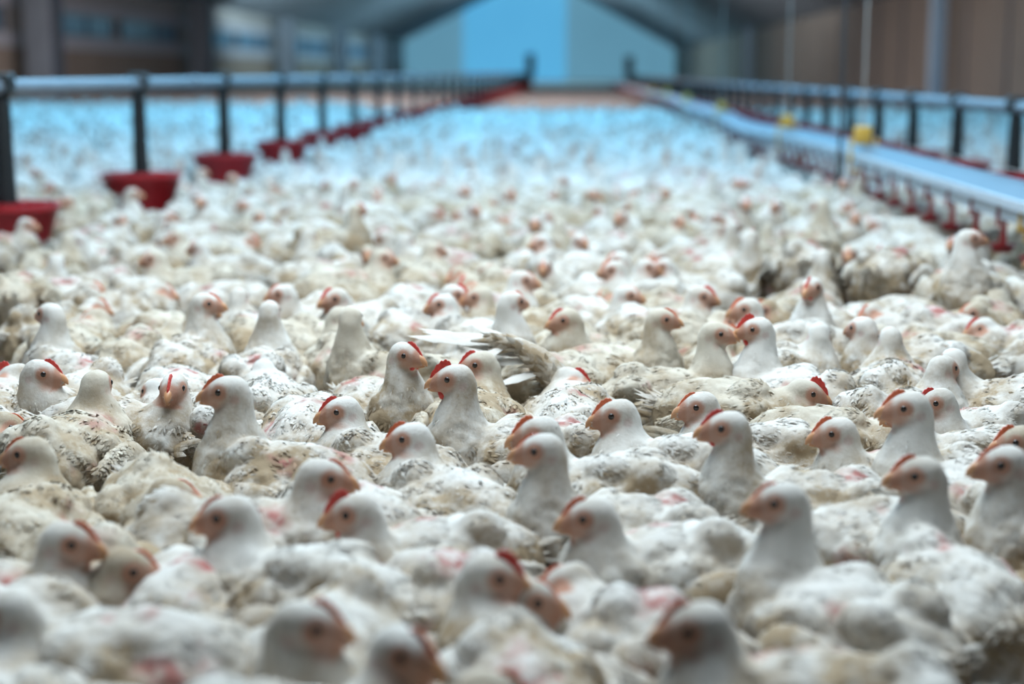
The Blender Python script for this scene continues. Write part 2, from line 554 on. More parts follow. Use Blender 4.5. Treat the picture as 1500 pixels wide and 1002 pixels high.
cy = [K * (2.30 + 0.22 * i) for i in range(180)]
for y in cy[:96]:
    mb = MB(); cup(mb, y)
    mb.build('drip_cup', M['darkred'], dr)
mb = MB()
for y in cy[96:]:
    cup(mb, y)
o = mb.build('drip_cups', M['darkred'], dr)
o['kind'] = 'stuff'
for i, y in enumerate((3.02, 4.80, 6.55, 9.6, 12.7, 15.7, 18.8)):
    y *= K
    z = rail_z(y)
    if i == 0:
        MB().box((-0.004, y, z - 0.064), (0.034, 0.018, 0.05), bevel=0.004).tube([(0, y, z - 0.09), (0, y, z - 0.115)], 0.004, 6).build('rail_clip', M['yellow'], dr)
        continue
    h = MB()
    h.box((0, y, z + 0.065), (0.070, 0.030, 0.075), bevel=0.008).box((-0.048, y, z + 0.0), (0.010, 0.03, 0.11), bevel=0.003).box((0.056, y, z + 0.0), (0.010, 0.03, 0.11), bevel=0.003)
    h.box((0, y, z - 0.078), (0.10, 0.03, 0.010), bevel=0.003)
    h.build('rail_hanger', M['yellow'], dr)
    zt = RIDGE[1] + (ER - RIDGE[1]) * (DX - RIDGE[0]) / (XR - RIDGE[0])
    c = MB().tube([(DX, y, z + 0.10), (DX, y, zt)], 0.0045 if i < 3 else 0.003, 8).build('hanging_cord', M['cord'])
    if i == 1: tag(c, 'pale cord rising from the nearest yellow rail hanger', 'cord')
    elif i == 2: tag(c, 'pale cord rising from the second yellow rail hanger', 'cord')
    else: tag(c, 'thin pale cord over the far end of the drinker rail', 'cord', 'far drinker cords')
# dark winch cord with its counterweight in front of the rail
dc = empty('winch_cord', (1.005, 4.55 * K, 0))
tag(dc, 'dark vertical winch cord hanging in front of the drinker rail', 'cord')
MB().tube([(0, 0, 0.36), (0.006, 0, 1.4), (0.0, 0, 4.3)], 0.0075, 8).build('cord', M['darkcord'], dc)
MB().tube([(0, 0, 0.20), (0, 0, 0.22), (0, 0, 0.34), (0, 0, 0.37)], [0.006, 0.014, 0.014, 0.006], 12).build('weight', M['darkcord'], dc)

# ------------------------------------------------------------------ chicken geometry
rng = np.random.default_rng(7)
random.seed(7)
# head centre (forward, height), lift of the body
POSE = {'T': (0.094, 0.240, 0.0), 'M': (0.100, 0.206, 0.0), 'S': (0.108, 0.176, 0.0), 'G': (0.130, 0.125, 0.0),
        'U': (0.090, 0.300, 0.055), 'D': (0.145, 0.115, 0.055)}
BODY = [(-0.116, 0.142, 0.010, 0.010), (-0.101, 0.136, 0.028, 0.022), (-0.083, 0.122, 0.049, 0.048), (-0.054, 0.108, 0.067, 0.078),
        (-0.012, 0.100, 0.076, 0.092), (0.027, 0.098, 0.072, 0.090), (0.054, 0.101, 0.060, 0.076), (0.073, 0.112, 0.048, 0.056)]


def head_frame(pose, turn):
    hx, hz, lift = POSE[pose]
    H = Vector((hx, 0, hz))
    pitch = {'T': -4, 'M': -8, 'S': -12, 'G': -18, 'U': 2, 'D': -38}[pose]
    R = Matrix.Rotation(math.radians(turn), 4, 'Z') @ Matrix.Rotation(math.radians(-pitch), 4, 'Y')
    return Matrix.Translation(H) @ R


def spine_samples(pose, turn):
    hx, hz, lift = POSE[pose]
    pts = [Vector((x, 0, z + lift)) for x, z, a, b in BODY]
    wy = [a for x, z, a, b in BODY]
    wz = [b for x, z, a, b in BODY]
    B = Vector((0.078, 0, 0.120 + lift))
    Hm = head_frame(pose, turn)
    H = Hm.translation
    base = H + (Hm.to_3x3() @ Vector((-0.014, 0, -0.009)))
    ctrl = Vector((max(B.x + 0.018, (B.x + base.x) / 2 + 0.012), 0, B.z + (base.z - B.z) * 0.45))
    nb = 9
    for i in range(1, nb + 1):
        t = i / nb
        p = B * (1 - t) ** 2 + ctrl * 2 * t * (1 - t) + base * t * t
        r = 0.048 * (1 - t) ** 1.15 + 0.0200
        pts.append(p); wy.append(r); wz.append(r)
    head_i = len(pts)
    for a, c, r in ((-0.009, 0.000, 0.0220), (0.003, 0.001, 0.0212), (0.012, -0.001, 0.0180), (0.019, -0.0025, 0.0142), (0.025, -0.004, 0.0105), (0.029, -0.005, 0.0080)):
        pts.append(Hm @ Vector((a, 0, c))); wy.append(r * 0.92); wz.append(r)
    # densify
    P, WY, WZ = [], [], []
    for i in range(len(pts) - 1):
        n = max(1, int(math.ceil((pts[i + 1] - pts[i]).length / 0.012)))
        for k in range(n):
            t = k / n
            P.append(pts[i].lerp(pts[i + 1], t)); WY.append(wy[i] * (1 - t) + wy[i + 1] * t); WZ.append(wz[i] * (1 - t) + wz[i + 1] * t)
    P.append(pts[-1]); WY.append(wy[-1]); WZ.append(wz[-1])
    return P, WY, WZ, len(pts), Hm


def raw_body(pose, turn, seed):
    """overlapping ellipsoids that the remesh turns into one continuous skin"""
    rr = random.Random(seed)
    P, WY, WZ, _, Hm = spine_samples(pose, turn)
    lift = POSE[pose][2]
    bm = bmesh.new()

    def ell(p, s, rot=None):
        r = bmesh.ops.create_icosphere(bm, subdivisions=2, radius=1)
        m = Matrix.Translation(p) @ (rot or Matrix.Identity(4)) @ Matrix.Diagonal((*s, 1))
        bmesh.ops.transform(bm, matrix=m, verts=r['verts'])
    for p, a, b in zip(P, WY, WZ):
        ell(p, (b * 0.92, a, b))
    for s in (-1, 1):
        ell(Vector((-0.028, s * 0.051, 0.060 + lift)), (0.048, 0.036, 0.056))       # haunch
        ell(Vector((0.016, s * 0.049, 0.128 + lift)), (0.053, 0.032, 0.044))           # shoulder
        if lift:
            ell(Vector((-0.010, s * 0.045, 0.040 + lift)), (0.030, 0.026, 0.055))   # drumstick
            ell(Vector((-0.006, s * 0.045, 0.005 + lift)), (0.018, 0.016, 0.030))
    ell(Vector((0.062, 0, 0.080 + lift)), (0.048, 0.054, 0.066))                     # breast
    ell(Vector((-0.096, 0, 0.124 + lift)), (0.030, 0.038, 0.032))                    # rump fluff
    for k in range(7):                                                               # uneven fluff
        a = rr.uniform(0, 6.28)
        x = rr.uniform(-0.08, 0.05)
        ell(Vector((x, 0.062 * math.cos(a), 0.103 + lift + 0.070 * math.sin(a))), (0.034, 0.028, 0.028))
    me = bpy.data.meshes.new('raw')
    bm.to_mesh(me)
    bm.free()
    return me


def cards(pos, nrm, flow, L, W, lift_a, col, rg):
    """small pointed feather cards lying along the flow"""
    n = len(pos)
    f = flow - (flow * nrm).sum(1)[:, None] * nrm
    f /= np.linalg.norm(f, axis=1)[:, None] + 1e-9
    b = np.cross(nrm, f)
    ang = rg.normal(0, 0.28, n)[:, None]
    f2 = f * np.cos(ang) + b * np.sin(ang)
    b2 = np.cross(nrm, f2)
    la = lift_a[:, None]
    d1 = f2 * np.cos(la) + nrm * np.sin(la)
    d2 = f2 * np.cos(la * 0.3) + nrm * np.sin(la * 0.3)
    L = L[:, None]; W = W[:, None]
    root = pos - nrm * 0.0012
    v0 = root - b2 * W * 0.35; v1 = root + b2 * W * 0.35
    mid = root + d1 * L * 0.55
    v2 = mid + b2 * W * 0.5 - nrm * W * 0.12; v3 = mid - b2 * W * 0.5 - nrm * W * 0.12
    tip = mid + d2 * L * 0.45
    vc = mid + nrm * W * 0.08
    V = np.stack([v0, v1, v2, v3, tip, vc], 1).reshape(-1, 3)
    F = []
    for i in range(n):
        q = i * 6
        F += [(q, q + 1, q + 5), (q + 1, q + 2, q + 5), (q + 3, q, q + 5), (q + 2, q + 4, q + 5), (q + 4, q + 3, q + 5)]
    return V, F, np.repeat(col, 6, 0)


def finish_body(me, pose, turn, seed, ncards):
    """colour masks and feather cards on a remeshed body"""
    rg = np.random.default_rng(seed)
    P, WY, WZ, _, Hm = spine_samples(pose, turn)
    lift = POSE[pose][2]
    n = len(me.vertices)
    V = np.empty(n * 3); me.vertices.foreach_get('co', V); V = V.reshape(-1, 3)
    N = np.empty(n * 3); me.vertices.foreach_get('normal', N); N = N.reshape(-1, 3)
    faces = [tuple(p.vertices) for p in me.polygons]
    inv = np.array(Hm.inverted())
    q0 = V @ inv[:3, :3].T + inv[:3, 3]
    calm = smooth(np.linalg.norm(q0, axis=1), 0.034, 0.075)
    o3 = rg.uniform(0, 40, 3)
    bump = np.array([noise.noise(Vector(v * 34 + o3)) * 0.0050 + noise.noise(Vector(v * 90 + o3)) * 0.0022 for v in V])
    V = V + N * (bump * calm)[:, None]
    V[:, 2] = np.maximum(V[:, 2], 0.002)
    SP = np.array([list(p) for p in P])
    T = np.gradient(SP, axis=0); T /= np.linalg.norm(T, axis=1)[:, None] + 1e-9

    def near(Q):
        out = np.empty(len(Q), int)
        for a in range(0, len(Q), 4000):
            d = ((Q[a:a + 4000, None, :] - SP[None]) ** 2).sum(2) / (np.array(WZ)[None] ** 2)
            out[a:a + 4000] = d.argmin(1)
        return out
    blobs = [(np.array([rg.uniform(-0.08, 0.04), rg.uniform(-0.08, 0.08), rg.uniform(0.10, 0.19) + lift]), rg.uniform(0.018, 0.034)) for _ in range(4)]
    for sd_ in (-1, 1):
        for xx in (-0.06, -0.02, 0.02):
            blobs.append((np.array([xx, sd_ * 0.080, 0.080 + lift + rg.uniform(-0.006, 0.006)]), rg.uniform(0.022, 0.034)))
    blobs.append((np.array([0.100, rg.uniform(-0.03, 0.03), 0.115 + lift]), 0.022))
    inv = np.array(Hm.inverted())
    off = rg.uniform(0, 50, 3)

    def nz(Q, f):
        return np.array([noise.noise(Vector((q[0] * f + off[0], q[1] * f + off[1], q[2] * f + off[2]))) for q in Q])

    def masks(Q):
        q = Q @ inv[:3, :3].T + inv[:3, 3]
        a, b, c = q[:, 0], q[:, 1], q[:, 2]
        r = np.linalg.norm(q, axis=1)
        nn = nz(Q, 60) * 0.004
        face = smooth(a + nn * 1.6, -0.011, 0.014) * smooth(-c + nn, -0.0130, -0.006) * smooth(c + nn * 1.5, -0.022, -0.012)
        face = np.maximum(face * 0.85, smooth(a, 0.014, 0.022))
        face *= smooth(-r, -0.036, -0.032)
        ring = smooth(-np.sqrt((a - 0.006) ** 2 + (c - 0.003) ** 2), -0.0135, -0.0075) * smooth(-r, -0.036, -0.032)
        face = np.maximum(face, ring)
        ear = smooth(-np.sqrt((a + 0.013) ** 2 + (c + 0.006) ** 2), -0.008, -0.004) * smooth(-r, -0.034, -0.03)
        pink = ear * 0.35
        w = nz(Q, 34) * 0.026
        brk = 0.25 + 0.75 * smooth(nz(Q, 75), -0.25, 0.25)
        for bc, br in blobs:
            d = np.linalg.norm((Q - bc) * np.array([0.7, 1, 1.3]), axis=1) + w
            pink = np.maximum(pink, smooth(-d, -br, -br * 0.35) * (1 - face) * brk)
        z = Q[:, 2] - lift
        dirt_shade = 0.36 + 1.0 * smooth(-z, -0.210, -0.105)  # tan grime, plus side shade put into the colour towards the belly
        dirt_shade = np.clip(dirt_shade + nz(Q, 16) * 0.75, 0, 1.3)
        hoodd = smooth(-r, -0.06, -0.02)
        dirt_shade *= 1 - 0.2 * hoodd
        return np.stack([face, pink, dirt_shade, np.ones(len(Q))], 1)
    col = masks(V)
    idx = near(V)
    # feather cards
    tri, cent = [], []
    A = np.array([me.polygons[i].area for i in range(len(faces))])
    fc0 = np.array([f[0] for f in faces])
    hq = V[fc0] @ inv[:3, :3].T + inv[:3, 3]
    A = A * (1 + 3.0 * smooth(-np.linalg.norm(hq, axis=1), -0.075, -0.035))
    pick = rg.choice(len(faces), ncards, p=A / A.sum())
    fv = np.array([faces[i][:3] for i in pick])
    u = rg.dirichlet((1, 1, 1), ncards)
    pos = (V[fv] * u[:, :, None]).sum(1)
    nr = (N[fv] * u[:, :, None]).sum(1); nr /= np.linalg.norm(nr, axis=1)[:, None] + 1e-9
    cm = (col[fv] * u[:, :, None]).sum(1)
    ii = idx[fv[:, 0]]
    flow = -T[ii]
    keep = (rg.random(ncards) > cm[:, 0] * 1.6) & (pos[:, 2] > 0.012) & (rg.random(ncards) > cm[:, 1] * 0.75)
    pos, nr, cm, ii, flow = pos[keep], nr[keep], cm[keep], ii[keep], flow[keep]
    m = len(pos)
    thick = np.array(WZ)[ii]
    kk = smooth(thick, 0.02, 0.07)
    q = pos @ inv[:3, :3].T + inv[:3, 3]
    hd = smooth(-np.linalg.norm(q, axis=1), -0.045, -0.025)
    L = (0.0070 + 0.0045 * kk) * rg.uniform(0.65, 1.4, m) * (1 - 0.30 * hd)
    W = (0.0020 + 0.0020 * kk) * rg.uniform(0.6, 1.3, m) * (1 - 0.25 * hd)
    la = np.abs(rg.normal(0.01, 0.045, m)) * (1 - 0.4 * hd) + (rg.random(m) < 0.03) * rg.uniform(0.1, 0.4, m)
    fl2 = flow + np.array([0, 0, -0.25]) + rg.normal(0, 0.1, (m, 3))
    cm = cm.copy(); cm[:, 2] = np.clip(cm[:, 2] + rg.normal(0, 0.2, m), 0, 1.3); cm[:, 3] = np.clip(rg.normal(0.91, 0.13, m), 0.58, 1.1)
    CV, CF, CC = cards(pos, nr, fl2, L, W, la, cm, rg)
    VV = np.concatenate([V, CV]); FF = faces + [tuple(i + n for i in f) for f in CF]
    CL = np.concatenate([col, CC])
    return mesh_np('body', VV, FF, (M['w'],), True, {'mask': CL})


def wing_mesh(side, seed, spread=False):
    rg = np.random.default_rng(seed)
    nu, nv = 22, 14
    V, Fc = [], []
    for i in range(nu + 1):
        u = -1 + 2 * i / nu
        r = math.sqrt(max(0, 1 - u * u))
        x = 0.074 * u - 0.014
        hh = 0.041 * r ** 0.8 * (0.62 + 0.38 * (u + 1) / 2)
        th = 0.017 * r * (0.6 + 0.4 * (u + 1) / 2)
        zc = 0.012 * (-u) * 0.6
        for k in range(nv):
            a = 2 * math.pi * k / nv
            bulge = 0.004 * math.sin(3.1 * u + a)
            V.append((x, side * (th + bulge * r) * math.cos(a) + side * 0.013 * (1 - (u - 0.2) ** 2), zc + hh * math.sin(a)))
    for i in range(nu):
        for k in range(nv):
            Fc.append((i * nv + k, i * nv + (k + 1) % nv, (i + 1) * nv + (k + 1) % nv, (i + 1) * nv + k)[::1 if side > 0 else -1])
    V = np.array(V)
    V += rg.normal(0, 0.0008, V.shape)
    n0 = len(V)
    col = np.zeros((n0, 4)); col[:, 3] = 1
    col[:, 2] = 0.75
    # covert cards over the outer face
    n = 1300
    u = rg.uniform(-0.97, 0.95, n); a = rg.uniform(-1.35, 1.5, n)
    r = np.sqrt(1 - u * u)
    hh = 0.041 * r ** 0.8 * (0.62 + 0.38 * (u + 1) / 2); th = 0.017 * r * (0.6 + 0.4 * (u + 1) / 2)
    pos = np.stack([0.074 * u - 0.014, side * th * np.cos(a) + side * 0.013 * (1 - (u - 0.2) ** 2), 0.012 * -u * 0.6 + hh * np.sin(a)], 1)
    nr = np.stack([u * 0.3, side * np.cos(a), np.sin(a) * 0.6], 1); nr /= np.linalg.norm(nr, axis=1)[:, None]
    flow = np.tile(np.array([-1.0, 0, -0.12]), (n, 1))
    cc = np.zeros((n, 4)); cc[:, 3] = 1; cc[:, 2] = np.clip(rg.normal(0.75, 0.2, n), 0, 1); cc[:, 3] = np.clip(rg.normal(0.93, 0.08, n), 0.65, 1.08)
    V1, F1, C1 = cards(pos, nr, flow, rg.uniform(0.008, 0.015, n), rg.uniform(0.003, 0.0055, n), np.abs(rg.normal(0.0, 0.04, n)), cc, rg)
    # primaries
    n = 9
    t = np.linspace(0, 1, n)
    pos = np.stack([-0.005 - 0.06 * t, side * (0.026 - 0.012 * t), -0.020 + 0.022 * t], 1)
    nr = np.tile(np.array([0, side * 1.0, 0.25]), (n, 1)); nr /= np.linalg.norm(nr, axis=1)[:, None]
    flow = np.stack([-np.ones(n), np.zeros(n), -0.18 + 0.28 * t], 1)
    cc = np.zeros((n, 4)); cc[:, 3] = 1; cc[:, 2] = 0.9
    V2, F2, C2 = cards(pos, nr, flow, 0.060 + 0.01 * rg.random(n), np.full(n, 0.013), np.full(n, 0.05), cc, np.random.default_rng(1))
    VV = np.concatenate([V, V1, V2])
    FF = Fc + [tuple(i + n0 for i in f) for f in F1] + [tuple(i + n0 + len(V1) for i in f) for f in F2]
    return mesh_np('wing', VV, FF, (M['t'],), True, {'mask': np.concatenate([col, C1, C2])})


def tail_mesh(seed):
    rg = np.random.default_rng(seed)
    n = 44
    a = rg.uniform(-0.9, 0.9, n)
    pos = np.stack([rg.uniform(-0.012, 0.012, n), 0.022 * np.sin(a), rg.uniform(-0.012, 0.014, n)], 1)
    nr = np.stack([np.full(n, 0.35), np.sin(a) * 0.5, np.cos(a)], 1); nr /= np.linalg.norm(nr, axis=1)[:, None]
    flow = np.stack([-np.ones(n), np.sin(a) * 0.6, rg.uniform(-0.1, 0.35, n)], 1)
    cc = np.zeros((n, 4)); cc[:, 3] = 1; cc[:, 2] = rg.uniform(0.3, 1, n)
    V, F_, C_ = cards(pos, nr, flow, rg.uniform(0.018, 0.036, n), rg.uniform(0.003, 0.006, n), np.full(n, 0.1), cc, rg)
    return mesh_np('tail_feathers', V, F_, (M['w'],), True, {'mask': C_})


def beak_mesh():
    m = MB()
    # head space: +x forward
    up = [((0.020, 0, -0.001), 0.0102), ((0.027, 0, -0.0015), 0.0088), ((0.034, 0, -0.003), 0.0063), ((0.0395, 0, -0.006), 0.0036), ((0.0425, 0, -0.0095), 0.0008)]
    m.tube([p for p, r in up], [r for p, r in up], 12)
    lo = [((0.018, 0, -0.009), 0.0070), ((0.027, 0, -0.0095), 0.0052), ((0.033, 0, -0.0105), 0.0032), ((0.0375, 0, -0.011), 0.001)]
    m.tube([p for p, r in lo], [r for p, r in lo], 10)
    me = m.mesh('beak', M['beak'])
    for v in me.vertices:
        v.co.y *= 0.80
        v.co.x = 0.020 + (v.co.x - 0.020) * 0.88
    return me


def comb_mesh(size, mat):
    """serrated plate along the forehead"""
    n = 26
    top, bot = [], []
    for i in range(n + 1):
        t = i / n
        x = 0.031 - 0.032 * t
        zb = 0.001 + 0.0195 * math.sin(min(1, t * 1.1) * math.pi / 2)
        h = size * (math.sin(math.pi * min(1, 0.12 + t * 0.95)) ** 0.7) * (0.78 + 0.22 * abs(math.sin(t * math.pi * 5.5)))
        top.append((x - 0.35 * h * t, zb + h)); bot.append((x, zb - 0.004))
    m = MB()
    th = 0.0016 + size * 0.08
    rows = []
    for (xt, zt), (xb, zb) in zip(top, bot):
        xm, zm = (xt + xb) / 2, (zt + zb) / 2
        rows.append([m.bm.verts.new(p) for p in ((xb, -th * 1.3, zb), (xm, -th, zm), (xt, -th * 0.35, zt), (xt, th * 0.35, zt), (xm, th, zm), (xb, th * 1.3, zb))])
    for a, b in zip(rows, rows[1:]):
        for k in range(5):
            m.bm.faces.new((a[k], a[k + 1], b[k + 1], b[k]))
    m.bm.faces.new(rows[0]); m.bm.faces.new(rows[-1][::-1])
    return m.mesh('comb', mat)


def wattle_mesh(size):
    m = MB()
    for s in (-1, 1):
        m.tube([(0.019, s * 0.004, -0.009), (0.017, s * 0.0055, -0.013 - size * 0.3), (0.015, s * 0.006, -0.013 - size * 0.7), (0.014, s * 0.006, -0.014 - size)],
               [0.003, 0.0034 + size * 0.1, 0.0036 + size * 0.12, 0.001], 8)
    return m.mesh('wattle', M['comb'])


def eye_mesh():
    m = MB()
    bmesh.ops.create_uvsphere(m.bm, u_segments=14, v_segments=10, radius=0.0047)
    return m.mesh('eye', M['eye'])


def leg_mesh(side):
    m = MB()
    y = side * 0.045
    m.tube([(-0.006, y, 0.072), (-0.012, y, 0.050), (-0.010, y, 0.028), (-0.004, y, 0.012)], [0.012, 0.0095, 0.0072, 0.0085], 10)
    for ang, ln in ((-28, 0.05), (0, 0.06), (28, 0.048), (175, 0.024)):
        a = math.radians(ang)
        dx, dy = math.cos(a), math.sin(a)
        m.tube([(-0.004, y, 0.010), (-0.004 + dx * ln * 0.35, y + dy * ln * 0.35, 0.010), (-0.004 + dx * ln * 0.75, y + dy * ln * 0.75, 0.0065), (-0.004 + dx * ln, y + dy * ln, 0.003)],
               [0.0075, 0.006, 0.005, 0.0016], 8)
    return m.mesh('leg', M['leg'])


def foot_mesh(side):
    m = MB()
    y = side * 0.05
    for ang, ln in ((-25, 0.045), (2, 0.055), (28, 0.045)):
        a = math.radians(ang + side * 10)
        dx, dy = math.cos(a), math.sin(a)
        m.tube([(0.02, y, 0.010), (0.02 + dx * ln * 0.5, y + dy * ln * 0.5, 0.010), (0.02 + dx * ln, y + dy * ln, 0.004)], [0.008, 0.0062, 0.002], 8)
    m.tube([(-0.04, y, 0.016), (0.022, y, 0.010)], [0.010, 0.008], 8)
    return m.mesh('foot', M['leg'])


TURNS = (-100, -75, -50, -25, 0, 25, 50, 75, 100)
BODY_CACHE = {}


def make_bodies(keys):
    tmp = []
    for pose, turn, var in keys:
        me = raw_body(pose, turn, hash((pose, turn, var)) % 1000 if False else (ord(pose) * 31 + turn * 7 + var * 101))
        o = bpy.data.objects.new('raw', me)
        C.objects.link(o)
        r = o.modifiers.new('r', 'REMESH'); r.mode = 'VOXEL'; r.voxel_size = 0.0042; r.use_smooth_shade = True
        s = o.modifiers.new('s', 'SMOOTH'); s.factor = 0.5; s.iterations = 5
        tmp.append((o, pose, turn, var))
    bpy.context.view_layer.update()
    dg = bpy.context.evaluated_depsgraph_get()
    done = []
    for o, pose, turn, var in tmp:
        ev = o.evaluated_get(dg)
        done.append((bpy.data.meshes.new_from_object(ev), pose, turn, var))
    for o, *_ in tmp:
        m0 = o.data
        bpy.data.objects.remove(o)
        bpy.data.meshes.remove(m0)
    for me, pose, turn, var in done:
        sd = abs(ord(pose) * 131 + turn * 17 + var * 1009)
        base = finish_body(me, pose, turn, sd, 13000)
        bpy.data.meshes.remove(me)
        for tint in ('w', 't', 'p'):
            b = base if tint == 'w' else base.copy()
            b.materials[0] = M[tint]
            b.name = 'body'
            BODY_CACHE[(pose, turn, var, tint)] = b


BEAK, EYE = beak_mesh(), eye_mesh()
COMBS = {0: comb_mesh(0.0026, M['comb_orange']), 1: comb_mesh(0.0050, M['comb_orange']), 2: comb_mesh(0.0075, M['comb']), 3: comb_mesh(0.0125, M['comb']), 4: comb_mesh(0.0078, M['comb_orange'])}
WATTLES = {2: wattle_mesh(0.005), 3: wattle_mesh(0.011)}
WINGS = {}
for s in (-1, 1):
    for k in range(3):
        base = wing_mesh(s, 40 + k)
        for tint in ('w', 't', 'p'):
            b = base.copy(); b.materials[0] = M['t'] if tint == 't' else M['w']; b.name = 'wing'
            WINGS[(s, k, tint)] = b
TAILS = [tail_mesh(60 + k) for k in range(3)]
LEGS = {s: leg_mesh(s) for s in (-1, 1)}
FEET = {s: foot_mesh(s) for s in (-1, 1)}


def snap(turn):
    return min(TURNS, key=lambda t: abs(t - turn))


def wrap(a):
    return (a + 180) % 360 - 180


def place_head(hx, hy, pose, scale):
    return at_z(hx, hy, POSE[pose][1] * scale)


class Bird:
    def __init__(self, x, y, yaw, pose, turn, comb, tint, scale, var):
        self.__dict__.update(x=x, y=y, yaw=yaw, pose=pose, turn=turn, comb=comb, tint=tint, scale=scale, var=var)
        self.label = self.group = None
        self.full = True
        self.feet = False

    def circles(self):
        a = math.radians(self.yaw)
        c, s = math.cos(a), math.sin(a)
        return [(self.x + d * self.scale * c, self.y + d * self.scale * s) for d in (-0.060, -0.01, 0.042)]

    def head(self):
        a = math.radians(self.yaw)
        hx, hz, _ = POSE[self.pose]
        return (self.x + hx * self.scale * math.cos(a), self.y + hx * self.scale * math.sin(a), hz * self.scale)


def build_bird(b):
    r = empty('chicken', (b.x, b.y, 0), math.radians(b.yaw))
    r.scale = (b.scale,) * 3
    tag(r, b.label, 'chicken', b.group)
    rr = random.Random(int(b.x * 1e4) ^ int(b.y * 1e5))
    link('body', BODY_CACHE[(b.pose, b.turn, b.var, b.tint)], r)
    Hm = head_frame(b.pose, b.turn)
    lift = POSE[b.pose][2]
    link('beak', BEAK, r, Hm)
    if b.comb is not None:
        link('comb', COMBS[b.comb], r, Hm)
    if b.full:
        for s in (-1, 1):
            link('eye', EYE, r, Hm @ Matrix.Translation((0.0065, s * 0.0145, 0.0035)))
        if b.comb in WATTLES:
            link('wattle', WATTLES[b.comb], r, Hm)
    k = rr.randrange(3)
    for s in (-1, 1):
        mw = Matrix.Translation((0.0, s * 0.070, 0.120 + lift)) @ Matrix.Rotation(s * math.radians(-7), 4, 'Z') @ Matrix.Rotation(s * math.radians(rr.uniform(10, 22)), 4, 'X') @ Matrix.Rotation(math.radians(rr.uniform(-6, 8)), 4, 'Y')
        link('wing', WINGS[(s, k, b.tint)], r, mw)
    link('tail_feathers', TAILS[k], r, Matrix.Translation((-0.112, 0, 0.140 + lift)))
    if lift:
        for s in (-1, 1):
            link('leg', LEGS[s], r)
    elif b.feet:
        for s in (-1, 1):
            link('foot', FEET[s], r)
    return r


